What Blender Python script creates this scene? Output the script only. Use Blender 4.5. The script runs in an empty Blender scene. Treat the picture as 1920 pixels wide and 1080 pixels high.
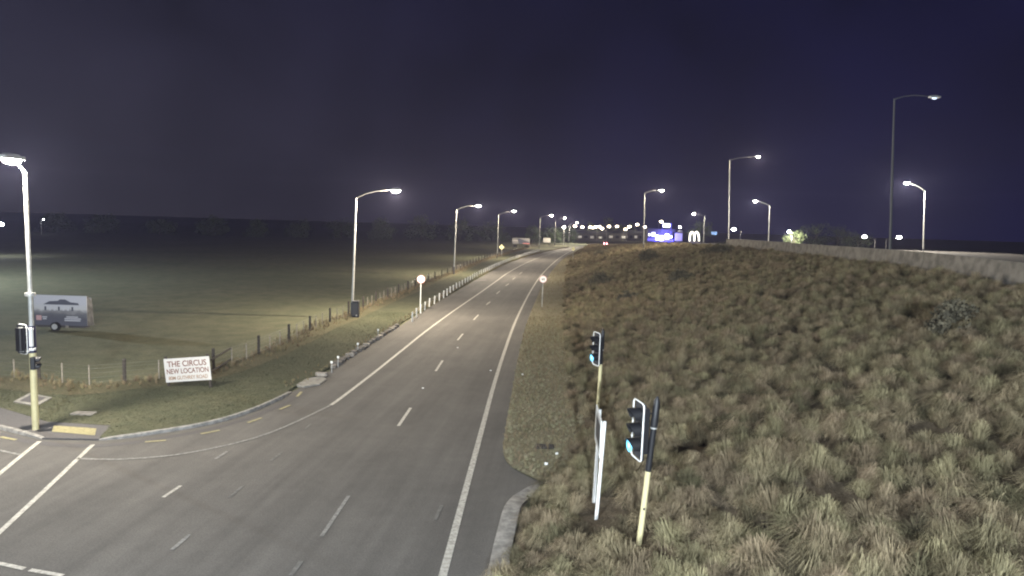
import bpy, bmesh, math, random
import numpy as np
from mathutils import Vector, Matrix, Euler
random.seed(7); np.random.seed(7)
R = math.radians
S = bpy.context.scene
C = S.collection
# ------------------------------------------------------------------ camera
CAM = Vector((0.0, 0.0, 8.3)); FPX = 1230.0; PITCH = R(5.43); ROLL = R(1.7)
fw = Vector((0, math.cos(PITCH), -math.sin(PITCH)))
r0 = Vector((1, 0, 0)); u0 = Vector((0, math.sin(PITCH), math.cos(PITCH)))
rt = r0*math.cos(ROLL) + u0*math.sin(ROLL); up = u0*math.cos(ROLL) - r0*math.sin(ROLL)
cd = bpy.data.cameras.new('camera'); cam = bpy.data.objects.new('camera', cd); C.objects.link(cam)
cd.sensor_width = 36; cd.lens = FPX/1920*36; cd.clip_end = 6000; cd.clip_start = 0.05
cam.matrix_world = Matrix(((rt.x, up.x, -fw.x, CAM.x), (rt.y, up.y, -fw.y, CAM.y), (rt.z, up.z, -fw.z, CAM.z), (0, 0, 0, 1)))
S.camera = cam
# ------------------------------------------------------------------ night sky and exposure
W = bpy.data.worlds.new('World'); S.world = W; W.use_nodes = True
nt = W.node_tree; N = nt.nodes; L = nt.links
for n in list(N): N.remove(n)
def nn(tree, t, **k):
    n = tree.nodes.new(t)
    for a, b in k.items(): setattr(n, a, b)
    return n
out = nn(nt, 'ShaderNodeOutputWorld')
sky = nn(nt, 'ShaderNodeTexSky'); sky.sky_type = 'NISHITA'; sky.sun_disc = False
sky.sun_elevation = R(-6); sky.sun_rotation = R(200)
bg1 = nn(nt, 'ShaderNodeBackground'); bg1.inputs[1].default_value = 0.004
L.new(sky.outputs[0], bg1.inputs[0])
tc = nn(nt, 'ShaderNodeTexCoord'); sx = nn(nt, 'ShaderNodeSeparateXYZ'); L.new(tc.outputs['Generated'], sx.inputs[0])
mr = nn(nt, 'ShaderNodeMapRange'); mr.inputs[1].default_value = -0.75; mr.inputs[2].default_value = 0.5
mr.interpolation_type = 'SMOOTHSTEP'
L.new(sx.outputs[0], mr.inputs[0])
mz = nn(nt, 'ShaderNodeMapRange'); mz.inputs[1].default_value = 0.0; mz.inputs[2].default_value = 0.55
L.new(sx.outputs[2], mz.inputs[0])
no = nn(nt, 'ShaderNodeTexNoise'); no.inputs['Scale'].default_value = 5.5; no.inputs['Detail'].default_value = 5
L.new(tc.outputs['Generated'], no.inputs['Vector'])
c1 = nn(nt, 'ShaderNodeMix', data_type='RGBA')     # lamp glare veil put into the sky colour at left, clear navy at right
c1.inputs[6].default_value = (0.0085, 0.0077, 0.0098, 1); c1.inputs[7].default_value = (0.0014, 0.0013, 0.0090, 1)
L.new(mr.outputs[0], c1.inputs[0])
c2 = nn(nt, 'ShaderNodeMix', data_type='RGBA'); c2.inputs[7].default_value = (0.0020, 0.0019, 0.0085, 1)
L.new(mz.outputs[0], c2.inputs[0]); L.new(c1.outputs[2], c2.inputs[6])
mn = nn(nt, 'ShaderNodeMapRange'); mn.inputs[1].default_value = 0.3; mn.inputs[2].default_value = 0.72
mn.inputs[3].default_value = 0.65; mn.inputs[4].default_value = 1.4
L.new(no.outputs[0], mn.inputs[0])
bg2 = nn(nt, 'ShaderNodeBackground'); L.new(c2.outputs[2], bg2.inputs[0]); L.new(mn.outputs[0], bg2.inputs[1])
ad = nn(nt, 'ShaderNodeAddShader'); L.new(bg1.outputs[0], ad.inputs[0]); L.new(bg2.outputs[0], ad.inputs[1])
L.new(ad.outputs[0], out.inputs[0])
S.view_settings.view_transform = 'Standard'; S.view_settings.look = 'None'
S.view_settings.exposure = 1.4; S.view_settings.gamma = 1.0; S.view_settings.use_curve_mapping = False
S.render.engine = 'CYCLES'
S.cycles.use_denoising = True
S.cycles.max_bounces = 4; S.cycles.diffuse_bounces = 2; S.cycles.glossy_bounces = 2; S.cycles.transparent_max_bounces = 8
S.cycles.sample_clamp_indirect = 3.0
S.cycles.filter_width = 2.1

# ------------------------------------------------------------------ lamp colours and powers (spots are built inside each street lamp)
WARM = (1.0, 0.87, 0.67); NEUT = (1.0, 0.93, 0.80); COOL = (0.82, 0.92, 1.0)

# ------------------------------------------------------------------ terrain
def ray(px, py): return (fw + rt*((px-960)/FPX) + up*(-(py-540)/FPX))
def flat(px, py, z=0.0):
    d = ray(px, py); t = (z-CAM.z)/d.z
    return CAM + d*t
TOE_PX = [(930, 1080), (952, 1000), (1028, 907), (1093, 832), (1066, 720), (1058, 640), (1056, 560), (1062, 500), (1076, 475), (1098, 463)]
TOE = [(p.y, p.x) for p in (flat(*q) for q in TOE_PX)]
TOE = [(0, TOE[0][1]-0.35)] + TOE + [(700, TOE[-1][1] + (700-TOE[-1][0])*0.14)]
TY = np.array([a for a, b in TOE]); TX = np.array([b for a, b in TOE])
def toe(y): return np.interp(y, TY, TX)
def crest(y): return np.maximum(23.6 + 0.098*np.asarray(y, float), toe(y)+11.0)
def zc(y): return np.interp(y, [-50, 15, 48, 100, 170, 260, 350], [5.55, 5.75, 6.35, 6.3, 5.2, 2.6, 0.1])
def hgt(x, y):
    xt, xc = toe(y), crest(y)
    t = np.clip((x-xt)/(xc-xt), 0, 1)
    return np.maximum(zc(y)-0.45, 0.05)*(0.55*np.sin(t*math.pi/2) + 0.45*t)
def G(px, py):
    d = ray(px, py); s = 5.0
    while s < 900:
        p = CAM + d*(s/d.y)
        if p.z <= float(hgt(p.x, p.y)): break
        s *= 1.003
    return Vector((p.x, p.y, float(hgt(p.x, p.y))))
def AT(px, py, Y):                       # point on the sight line at a known distance
    d = ray(px, py); return CAM + d*(Y/d.y)
def on(x, y, dz=0): return Vector((x, y, float(hgt(x, y))+dz))

# ------------------------------------------------------------------ materials
def mat(name, col, rough=0.7, metal=0.0, noise=0.0, scale=20.0, bump=0.0, col2=None, emit=0, ecol=None, spec=0.4, detail=6):
    m = bpy.data.materials.new(name); m.use_nodes = True
    t = m.node_tree; b = t.nodes['Principled BSDF']
    b.inputs['Base Color'].default_value = (*col, 1); b.inputs['Roughness'].default_value = rough
    b.inputs['Metallic'].default_value = metal; b.inputs['Specular IOR Level'].default_value = spec
    if noise or bump or col2:
        tcn = nn(t, 'ShaderNodeTexCoord'); n = nn(t, 'ShaderNodeTexNoise')
        n.inputs['Scale'].default_value = scale; n.inputs['Detail'].default_value = detail
        t.links.new(tcn.outputs['Object'], n.inputs['Vector'])
        mx = nn(t, 'ShaderNodeMix', data_type='RGBA')
        k = noise or 0.25
        mx.inputs[6].default_value = (*[c*(1-k) for c in col], 1)
        mx.inputs[7].default_value = (*(col2 or [min(1, c*(1+k)) for c in col]), 1)
        mp = nn(t, 'ShaderNodeMapRange'); mp.inputs[1].default_value = 0.35; mp.inputs[2].default_value = 0.65
        t.links.new(n.outputs[0], mp.inputs[0]); t.links.new(mp.outputs[0], mx.inputs[0])
        t.links.new(mx.outputs[2], b.inputs['Base Color'])
        if bump:
            bp = nn(t, 'ShaderNodeBump'); bp.inputs['Strength'].default_value = bump; bp.inputs['Distance'].default_value = 0.03
            t.links.new(n.outputs[0], bp.inputs['Height']); t.links.new(bp.outputs[0], b.inputs['Normal'])
    if emit:
        b.inputs['Emission Color'].default_value = (*(ecol or col), 1); b.inputs['Emission Strength'].default_value = emit
        m.cycles.emission_sampling = 'AUTO' if emit > 10 else 'NONE'
    return m
M = {}
M['galv'] = mat('galvanised_steel', (0.36, 0.36, 0.345), 0.5, 0.25, 0.12, 6)
M['arm'] = mat('unlit_arm', (0.09, 0.09, 0.09), 0.7)  # darker than the galvanised poles: unlit look of the arms put into colour
M['dark_base'] = mat('dark_steel', (0.06, 0.06, 0.065), 0.6)
M['cream'] = mat('cream_paint', (0.55, 0.49, 0.28), 0.5, 0, 0.08, 4)
M['white'] = mat('white_paint', (0.78, 0.78, 0.76), 0.45, 0, 0.05, 5)
M['black'] = mat('black_plastic', (0.012, 0.012, 0.014), 0.5)
M['board'] = mat('black_board', (0.018, 0.018, 0.022), 0.55)
M['blue_sleeve'] = mat('dark_blue_sleeve', (0.016, 0.018, 0.05), 0.5)
M['wood'] = mat('weathered_timber', (0.05, 0.042, 0.035), 0.9, 0, 0.3, 12)
M['batten'] = mat('grey_batten', (0.26, 0.23, 0.19), 0.9, 0, 0.25, 12)
M['wire'] = mat('fence_wire', (0.22, 0.22, 0.21), 0.5, 0.6)
M['concrete'] = mat('concrete', (0.20, 0.19, 0.17), 0.9, 0, 0.3, 4, 0.15)
M['barrier'] = mat('barrier_concrete', (0.155, 0.14, 0.118), 0.95, 0, 0.3, 1.6, 0.15)
M['kerb'] = mat('kerb_concrete', (0.20, 0.19, 0.175), 0.9, 0, 0.3, 5, 0.15)
M['path'] = mat('footpath_asphalt', (0.075, 0.070, 0.069), 0.95, 0, 0.2, 30, 0.2)
M['line'] = mat('road_paint', (0.34, 0.325, 0.29), 0.7, 0, 0.3, 9)
M['worn'] = mat('worn_road_paint', (0.175, 0.17, 0.16), 0.8, 0, 0.35, 9)
M['faint'] = mat('almost_gone_road_paint', (0.108, 0.103, 0.096), 0.85, 0, 0.3, 7)
M['yellow_line'] = mat('yellow_road_paint', (0.24, 0.215, 0.115), 0.75, 0, 0.2, 12)
M['tactile'] = mat('yellow_tactile', (0.23, 0.205, 0.105), 0.8, 0, 0.18, 10)
M['retro'] = mat('retro_white', (0.85, 0.84, 0.82), 0.4)
M['sign_white'] = mat('sign_white', (0.52, 0.50, 0.475), 0.5, 0, 0.05, 3)
M['sign_red'] = mat('sign_red', (0.60, 0.20, 0.19), 0.5)
M['sign_black'] = mat('sign_black', (0.03, 0.03, 0.035), 0.5)
M['sign_yellow'] = mat('sign_yellow', (0.86, 0.80, 0.46), 0.5)
M['alu'] = mat('sign_back_aluminium', (0.42, 0.43, 0.44), 0.5, 0.5)
M['maroon'] = mat('maroon_print', (0.16, 0.065, 0.045), 0.6)
M['tan_print'] = mat('tan_print', (0.30, 0.19, 0.12), 0.6)
M['rubber'] = mat('rubber', (0.015, 0.015, 0.015), 0.8)
M['rim'] = mat('wheel_rim', (0.55, 0.56, 0.58), 0.4, 0.5)
M['iron'] = mat('cast_iron', (0.06, 0.055, 0.055), 0.7, 0.2, 0.25, 20)
M['reflector'] = mat('white_reflector', (0.85, 0.85, 0.82), 0.2, 0, 0, 1, 0, None, 0.0, (1, 0.98, 0.9))
M['lens_warm'] = mat('lit_lamp_glass_warm', (1, 0.9, 0.7), 0.3, 0, 0, 1, 0, None, 170, (1, 0.88, 0.68))
M['lens_cool'] = mat('lit_lamp_glass_cool', (0.9, 0.95, 1), 0.3, 0, 0, 1, 0, None, 140, (0.92, 0.95, 1.0))
M['lens_town'] = mat('far_lamp_glass', (1, 0.9, 0.7), 0.3, 0, 0, 1, 0, None, 9.5, (1, 0.84, 0.58))
M['town_wall'] = mat('town_wall', (0.09, 0.085, 0.08), 0.9, 0, 0.2, 2)
M['lens_dim'] = mat('dim_lamp_glass', (0.7, 0.8, 1), 0.3, 0, 0, 1, 0, None, 0.6, (0.7, 0.82, 1.0))
M['lens_cyan'] = mat('lit_green_lens', (0.2, 0.7, 0.9), 0.3, 0, 0, 1, 0, None, 0.42, (0.13, 0.50, 1.0))
M['lens_core'] = mat('lit_green_lens_core', (0.5, 0.9, 1), 0.3, 0, 0, 1, 0, None, 0.42, (0.32, 0.72, 1.0))
M['lens_off'] = mat('unlit_lens', (0.03, 0.02, 0.02), 0.15)
M['stone'] = mat('edge_stone', (0.12, 0.11, 0.10), 0.95, 0, 0.35, 9, 0.4)
M['pale_stone'] = mat('pale_stone', (0.23, 0.21, 0.185), 0.95, 0, 0.25, 9, 0.4)
M['litter'] = mat('white_litter', (0.8, 0.8, 0.78), 0.6)
M['bark'] = mat('bark', (0.07, 0.055, 0.04), 0.95, 0, 0.3, 15)
M['leaf'] = mat('leaf_green', (0.055, 0.075, 0.03), 0.7, 0, 0.4, 1.5)
M['leaf_lit'] = mat('leaf_lit', (0.12, 0.15, 0.07), 0.7, 0, 0.35, 1.5)  # paler copy of the leaf green: lamp light put into the colour
M['shrub'] = mat('dark_shrub_leaf', (0.105, 0.093, 0.062), 0.8, 0, 0.45, 4)
M['wall_grey'] = mat('grey_render', (0.26, 0.25, 0.25), 0.9, 0, 0.12, 2)
M['roof_dark'] = mat('dark_roof', (0.05, 0.05, 0.055), 0.8)
M['lit_window'] = mat('lit_window', (1, 1, 1), 0.5, 0, 0, 1, 0, None, 1.6, (0.93, 0.97, 1.0))
M['warm_window'] = mat('warm_lit_window', (1, 1, 1), 0.5, 0, 0, 1, 0, None, 0.035, (1.0, 0.86, 0.6))
M['blue_light'] = mat('blue_lit_fascia', (0.1, 0.1, 0.8), 0.4, 0, 0, 1, 0, None, 0.3, (0.14, 0.12, 0.85))
M['blue_sign'] = mat('pale_blue_lit_sign', (0.3, 0.5, 0.9), 0.4, 0, 0, 1, 0, None, 0.35, (0.35, 0.6, 1.0))
M['arch'] = mat('lit_arches', (1, 1, 0.85), 0.4, 0, 0, 1, 0, None, 1.0, (1.0, 0.97, 0.82))
M['dark_green'] = mat('dark_green_panel', (0.05, 0.07, 0.05), 0.6)
M['tail'] = mat('lit_tail_light', (1, 0.2, 0.2), 0.3, 0, 0, 1, 0, None, 22, (1.0, 0.22, 0.24))
M['car'] = mat('dark_red_car_paint', (0.09, 0.03, 0.03), 0.3, 0.2)
M['glass'] = mat('dark_glass', (0.02, 0.02, 0.025), 0.1)

# ground: grass with tan patches
def ground_mat(name, a, b, c, s1=0.06, s2=1.3, bump=0.6):
    m = bpy.data.materials.new(name); m.use_nodes = True; t = m.node_tree; bs = t.nodes['Principled BSDF']
    bs.inputs['Roughness'].default_value = 0.95; bs.inputs['Specular IOR Level'].default_value = 0.1
    tcn = nn(t, 'ShaderNodeTexCoord')
    def noise(s, d=6):
        n = nn(t, 'ShaderNodeTexNoise'); n.inputs['Scale'].default_value = s; n.inputs['Detail'].default_value = d
        n.inputs['Roughness'].default_value = 0.65
        t.links.new(tcn.outputs['Object'], n.inputs['Vector']); return n
    n1, n2, n3 = noise(s1), noise(s2), noise(14, 4)
    def mix(fac, x, y, lo=0.38, hi=0.62):
        mp = nn(t, 'ShaderNodeMapRange'); mp.inputs[1].default_value = lo; mp.inputs[2].default_value = hi
        t.links.new(fac, mp.inputs[0]); mx = nn(t, 'ShaderNodeMix', data_type='RGBA'); t.links.new(mp.outputs[0], mx.inputs[0])
        for i, v in ((6, x), (7, y)):
            if isinstance(v, tuple): mx.inputs[i].default_value = (*v, 1)
            else: t.links.new(v, mx.inputs[i])
        return mx.outputs[2]
    k = mix(n1.outputs[0], a, b); k = mix(n2.outputs[0], k, c, 0.42, 0.75)
    dk = nn(t, 'ShaderNodeMix', data_type='RGBA', blend_type='MULTIPLY'); dk.inputs[0].default_value = 1
    mp = nn(t, 'ShaderNodeMapRange'); mp.inputs[1].default_value = 0.3; mp.inputs[2].default_value = 0.7
    mp.inputs[3].default_value = 0.62; mp.inputs[4].default_value = 1.35
    t.links.new(n3.outputs[0], mp.inputs[0]); t.links.new(k, dk.inputs[6]); t.links.new(mp.outputs[0], dk.inputs[7])
    t.links.new(dk.outputs[2], bs.inputs['Base Color'])
    bp = nn(t, 'ShaderNodeBump'); bp.inputs['Strength'].default_value = bump; bp.inputs['Distance'].default_value = 0.08
    t.links.new(n3.outputs[0], bp.inputs['Height']); t.links.new(bp.outputs[0], bs.inputs['Normal'])
    return m
M['field'] = ground_mat('field_grass', (0.112, 0.116, 0.072), (0.140, 0.132, 0.085), (0.080, 0.088, 0.054), 0.05, 0.6)
M['lawn'] = ground_mat('mown_grass', (0.072, 0.076, 0.048), (0.095, 0.092, 0.058), (0.060, 0.065, 0.041), 0.25, 1.6)
M['rough_verge'] = ground_mat('rough_verge', (0.22, 0.195, 0.13), (0.17, 0.16, 0.10), (0.235, 0.20, 0.14), 0.3, 1.1)
M['dry'] = ground_mat('dry_grass_ground', (0.125, 0.108, 0.068), (0.105, 0.095, 0.058), (0.09, 0.086, 0.052), 0.3, 1.1)
M['soil'] = ground_mat('litter_soil', (0.10, 0.08, 0.055), (0.125, 0.10, 0.07), (0.08, 0.066, 0.045), 0.2, 1.5)

def asphalt():
    m = bpy.data.materials.new('chip_seal'); m.use_nodes = True; t = m.node_tree; bs = t.nodes['Principled BSDF']
    bs.inputs['Specular IOR Level'].default_value = 0.25
    tcn = nn(t, 'ShaderNodeTexCoord'); sp = nn(t, 'ShaderNodeSeparateXYZ'); t.links.new(tcn.outputs['Object'], sp.inputs[0])
    def mth(op, a, b=None):
        n = nn(t, 'ShaderNodeMath', operation=op)
        for i, v in enumerate((a, b)):
            if v is None: continue
            if isinstance(v, (int, float)): n.inputs[i].default_value = v
            else: t.links.new(v, n.inputs[i])
        return n.outputs[0]
    uu = mth('ADD', sp.outputs[0], mth('MULTIPLY', sp.outputs[1], -0.094))
    cb = nn(t, 'ShaderNodeCombineXYZ'); t.links.new(uu, cb.inputs[0]); t.links.new(mth('MULTIPLY', sp.outputs[1], 0.05), cb.inputs[1])
    def noise(s, d, vec):
        n = nn(t, 'ShaderNodeTexNoise'); n.inputs['Scale'].default_value = s; n.inputs['Detail'].default_value = d
        n.inputs['Roughness'].default_value = 0.7; t.links.new(vec, n.inputs['Vector']); return n.outputs[0]
    tracks = noise(0.85, 3, cb.outputs[0]); big = noise(0.16, 5, tcn.outputs['Object']); fine = noise(22, 6, tcn.outputs['Object'])
    mid = noise(2.2, 5, tcn.outputs['Object'])
    def ramp(v, a, b, lo, hi):
        r = nn(t, 'ShaderNodeMapRange'); r.inputs[1].default_value = a; r.inputs[2].default_value = b
        r.inputs[3].default_value = lo; r.inputs[4].default_value = hi; t.links.new(v, r.inputs[0]); return r.outputs[0]
    f = mth('MULTIPLY', ramp(tracks, 0.3, 0.7, 0.82, 1.2), ramp(big, 0.3, 0.7, 0.84, 1.18))
    f = mth('MULTIPLY', f, ramp(fine, 0.25, 0.75, 0.66, 1.34)); f = mth('MULTIPLY', f, ramp(mid, 0.3, 0.7, 0.93, 1.07))
    mx = nn(t, 'ShaderNodeMix', data_type='RGBA', blend_type='MULTIPLY'); mx.inputs[0].default_value = 1
    cm = nn(t, 'ShaderNodeMix', data_type='RGBA'); cm.inputs[6].default_value = (0.088, 0.083, 0.077, 1); cm.inputs[7].default_value = (0.095, 0.087, 0.079, 1)
    t.links.new(big, cm.inputs[0]); t.links.new(cm.outputs[2], mx.inputs[6]); t.links.new(f, mx.inputs[7])
    t.links.new(mx.outputs[2], bs.inputs['Base Color']); t.links.new(ramp(fine, 0.2, 0.8, 0.95, 0.8), bs.inputs['Roughness'])
    bp = nn(t, 'ShaderNodeBump'); bp.inputs['Strength'].default_value = 0.25; bp.inputs['Distance'].default_value = 0.012
    t.links.new(fine, bp.inputs['Height']); t.links.new(bp.outputs[0], bs.inputs['Normal'])
    return m
M['asphalt'] = asphalt()

def blade_mat(name, base, tip, var=0.35, transl=0.0):
    m = bpy.data.materials.new(name); m.use_nodes = True; t = m.node_tree; bs = t.nodes['Principled BSDF']
    bs.inputs['Roughness'].default_value = 0.75; bs.inputs['Specular IOR Level'].default_value = 0.15
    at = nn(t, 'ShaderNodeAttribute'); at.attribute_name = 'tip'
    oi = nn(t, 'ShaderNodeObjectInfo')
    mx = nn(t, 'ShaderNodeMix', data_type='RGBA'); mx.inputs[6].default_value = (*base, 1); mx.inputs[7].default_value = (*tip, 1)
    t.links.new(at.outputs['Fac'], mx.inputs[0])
    hs = nn(t, 'ShaderNodeHueSaturation')
    r = nn(t, 'ShaderNodeMapRange'); r.inputs[3].default_value = 1-var; r.inputs[4].default_value = 1+var
    t.links.new(oi.outputs['Random'], r.inputs[0]); t.links.new(r.outputs[0], hs.inputs['Value'])
    r2 = nn(t, 'ShaderNodeMapRange'); r2.inputs[3].default_value = 0.477; r2.inputs[4].default_value = 0.518
    ml = nn(t, 'ShaderNodeMath', operation='MULTIPLY'); ml.inputs[1].default_value = 7.31
    fr = nn(t, 'ShaderNodeMath', operation='FRACT'); t.links.new(oi.outputs['Random'], ml.inputs[0]); t.links.new(ml.outputs[0], fr.inputs[0])
    t.links.new(fr.outputs[0], r2.inputs[0]); t.links.new(r2.outputs[0], hs.inputs['Hue'])
    t.links.new(mx.outputs[2], hs.inputs['Color']); t.links.new(hs.outputs[0], bs.inputs['Base Color'])
    return m
M['tussock'] = blade_mat('tussock_blades', (0.085, 0.070, 0.040), (0.49, 0.412, 0.252), 0.28)  # straw tips; bases darkened further to add shade between clumps
M['tussock_dull'] = blade_mat('dull_tussock_blades', (0.05, 0.042, 0.026), (0.21, 0.18, 0.105), 0.35)  # browner dry clumps, also standing for the shaded gaps between tussocks
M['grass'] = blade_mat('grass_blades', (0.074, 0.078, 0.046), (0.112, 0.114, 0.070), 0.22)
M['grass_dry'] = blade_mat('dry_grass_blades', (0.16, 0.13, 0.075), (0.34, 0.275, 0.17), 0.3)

# ------------------------------------------------------------------ mesh builder
def tag(o, label=None, cat=None, group=None, kind=None):
    if label: o['label'] = label
    if cat: o['category'] = cat
    if group: o['group'] = group
    if kind: o['kind'] = kind
    return o
def thing(name, loc, label, cat, group=None):
    o = bpy.data.objects.new(name, None); o.location = loc; o.empty_display_size = 0.2
    C.objects.link(o); return tag(o, label, cat, group)
def origin(p):
    v = Vector((0, 0, 0))
    while p is not None: v += Vector(p.location); p = p.parent
    return v
def link_mesh(name, me, m, parent=None):
    o = bpy.data.objects.new(name, me)
    if m and not me.materials: me.materials.append(m)
    C.objects.link(o)
    if parent is not None: o.parent = parent
    return o
class MB:
    def __init__(s): s.v = []; s.f = []
    def add(s, vs, fs):
        k = len(s.v); s.v += [Vector(v) for v in vs]; s.f += [tuple(i+k for i in f) for f in fs]; return s
    def box(s, c, size, ax=None, bev=0.0):
        c = Vector(c); hx, hy, hz = [q/2 for q in size]
        ax = ax or (Vector((1, 0, 0)), Vector((0, 1, 0)), Vector((0, 0, 1)))
        b = min(bev, hx*.9, hy*.9)
        if b <= 0:
            ring = [(-hx, -hy), (hx, -hy), (hx, hy), (-hx, hy)]
        else:
            ring = [(-hx+b, -hy), (hx-b, -hy), (hx, -hy+b), (hx, hy-b), (hx-b, hy), (-hx+b, hy), (-hx, hy-b), (-hx, -hy+b)]
        n = len(ring)
        vs = [c+ax[0]*x+ax[1]*y+ax[2]*z for z in (-hz, hz) for x, y in ring]
        fs = [tuple(range(n-1, -1, -1)), tuple(range(n, 2*n))] + [(i, (i+1) % n, n+(i+1) % n, n+i) for i in range(n)]
        return s.add(vs, fs)
    def tube(s, pts, rad, n=8, cap=True):
        pts = [Vector(p) for p in pts]; rads = rad if isinstance(rad, (list, tuple)) else [rad]*len(pts)
        vs = []; fs = []; pr = None
        for i, p in enumerate(pts):
            d = (pts[min(i+1, len(pts)-1)]-pts[max(i-1, 0)]).normalized()
            if pr is None:
                a = d.cross(Vector((0, 0, 1)))
                if a.length < 1e-3: a = Vector((1, 0, 0))
            else: a = pr - d*pr.dot(d)
            a.normalize(); pr = a; b = d.cross(a)
            vs += [p+(a*math.cos(k*2*math.pi/n)+b*math.sin(k*2*math.pi/n))*rads[i] for k in range(n)]
        for i in range(len(pts)-1):
            fs += [(i*n+k, i*n+(k+1) % n, (i+1)*n+(k+1) % n, (i+1)*n+k) for k in range(n)]
        if cap:
            fs.append(tuple(range(n-1, -1, -1))); e = (len(pts)-1)*n; fs.append(tuple(range(e, e+n)))
        return s.add(vs, fs)
    def prism(s, poly, off):              # poly: list of 3D points, extruded by vector off
        n = len(poly); off = Vector(off); P = [Vector(p) for p in poly]
        return s.add(P+[p+off for p in P], [tuple(range(n-1, -1, -1)), tuple(range(n, 2*n))]+[(i, (i+1) % n, n+(i+1) % n, n+i) for i in range(n)])
    def disc(s, c, nrm, r, th, n=20):
        nrm = Vector(nrm).normalized(); a = nrm.cross(Vector((0, 0, 1)))
        if a.length < 1e-3: a = Vector((1, 0, 0))
        a.normalize(); b = nrm.cross(a); c = Vector(c)
        return s.prism([c+(a*math.cos(k*2*math.pi/n)+b*math.sin(k*2*math.pi/n))*r for k in range(n)], nrm*th)
    def ball(s, c, rx, ry, rz, n=10, m=6, ax=None):
        c = Vector(c); ax = ax or (Vector((1, 0, 0)), Vector((0, 1, 0)), Vector((0, 0, 1)))
        vs = [c-ax[2]*rz]
        for j in range(1, m):
            t = -math.pi/2+math.pi*j/m
            for k in range(n):
                q = 2*math.pi*k/n; vs.append(c+ax[0]*(rx*math.cos(t)*math.cos(q))+ax[1]*(ry*math.cos(t)*math.sin(q))+ax[2]*(rz*math.sin(t)))
        vs.append(c+ax[2]*rz); e = len(vs)-1; fs = []
        for k in range(n): fs.append((0, 1+(k+1) % n, 1+k)); fs.append((e, e-n+k, e-n+(k+1) % n))
        for j in range(m-2):
            for k in range(n): fs.append((1+j*n+k, 1+j*n+(k+1) % n, 1+(j+1)*n+(k+1) % n, 1+(j+1)*n+k))
        return s.add(vs, fs)
    def build(s, name, m, parent=None, smooth=False):
        o0 = origin(parent) if parent is not None else Vector((0, 0, 0))
        me = bpy.data.meshes.new(name); me.from_pydata([v-o0 for v in s.v], [], s.f)
        bm = bmesh.new(); bm.from_mesh(me); bmesh.ops.recalc_face_normals(bm, faces=bm.faces); bm.to_mesh(me); bm.free()
        if smooth:
            for p in me.polygons: p.use_smooth = True
            try: me.set_sharp_from_angle(angle=R(40))
            except Exception: pass
        return link_mesh(name, me, m, parent)
    def solo(s, name, m, label, cat, group=None, smooth=False):   # one-mesh thing with its origin at its own base
        lo = Vector((sum(v.x for v in s.v)/len(s.v), sum(v.y for v in s.v)/len(s.v), min(v.z for v in s.v)))
        s.v = [v-lo for v in s.v]; o = s.build(name, m, None, smooth); o.location = lo
        return tag(o, label, cat, group)
def poly_sheet(name, pts, z, m, th=0.0, kind='structure', parent=None):
    bm = bmesh.new(); vs = [bm.verts.new((p[0], p[1], z)) for p in pts]; f = bm.faces.new(vs)
    if f.normal.z < 0: f.normal_flip()
    bm.normal_update()
    if f.normal.z < 0: f.normal_flip()
    if th:
        r = bmesh.ops.extrude_face_region(bm, geom=[f]); bmesh.ops.translate(bm, vec=(0, 0, -th), verts=[g for g in r['geom'] if isinstance(g, bmesh.types.BMVert)])
        bmesh.ops.recalc_face_normals(bm, faces=bm.faces)
    bmesh.ops.triangulate(bm, faces=[g for g in bm.faces if len(g.verts) > 4])
    me = bpy.data.meshes.new(name); bm.to_mesh(me); bm.free()
    o = link_mesh(name, me, m, parent)
    if kind: o['kind'] = kind
    return o
def resample(pts, step):
    P = [Vector((p[0], p[1])) for p in pts]; outp = [P[0].copy()]; acc = 0
    for a, b in zip(P, P[1:]):
        d = (b-a).length; t = step-acc
        while t < d: outp.append(a+(b-a)*(t/d)); t += step
        acc = (acc+d) % step
    return outp
def smooth_line(pts, n=8):
    P = [Vector((p[0], p[1])) for p in pts]; o = []
    for i in range(len(P)-1):
        a, b, c, d = P[max(i-1, 0)], P[i], P[i+1], P[min(i+2, len(P)-1)]
        for k in range(n):
            t = k/n; o.append(0.5*((2*b)+(c-a)*t+(2*a-5*b+4*c-d)*t*t+(3*b-a-3*c+d)*t**3))
    o.append(P[-1]); return o
def ribbon(name, pts, w, z, m, kind='structure', w1=None):
    bm = bmesh.new(); n = len(pts); L_ = []; R_ = []
    for i, p in enumerate(pts):
        d = (pts[min(i+1, n-1)]-pts[max(i-1, 0)]).normalized(); q = Vector((-d.y, d.x))
        ww = w if w1 is None else w+(w1-w)*i/(n-1)
        L_.append(bm.verts.new((p.x+q.x*ww/2, p.y+q.y*ww/2, z))); R_.append(bm.verts.new((p.x-q.x*ww/2, p.y-q.y*ww/2, z)))
    for i in range(n-1): bm.faces.new((L_[i], R_[i], R_[i+1], L_[i+1]))
    bmesh.ops.recalc_face_normals(bm, faces=bm.faces)
    me = bpy.data.meshes.new(name); bm.to_mesh(me); bm.free()
    o = link_mesh(name, me, m)
    if kind: o['kind'] = kind
    return o
def F2(lst): return [flat(*p).xy for p in lst]
def text(name, s, size, loc, rx, m, parent, depth=0.004, sx=1.0, align='CENTER'):
    cu = bpy.data.curves.new(name, 'FONT'); cu.body = s; cu.size = size; cu.align_x = align; cu.align_y = 'CENTER'; cu.extrude = depth; cu.offset = size*0.018
    o = bpy.data.objects.new(name, cu); C.objects.link(o); bpy.context.view_layer.update()
    me = bpy.data.meshes.new_from_object(o.evaluated_get(bpy.context.evaluated_depsgraph_get())); bpy.data.objects.remove(o)
    o = link_mesh(name, me, m)
    o.parent = parent; o.location = loc; o.rotation_euler = rx; o.scale = (sx, 1, 1); return o

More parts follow.
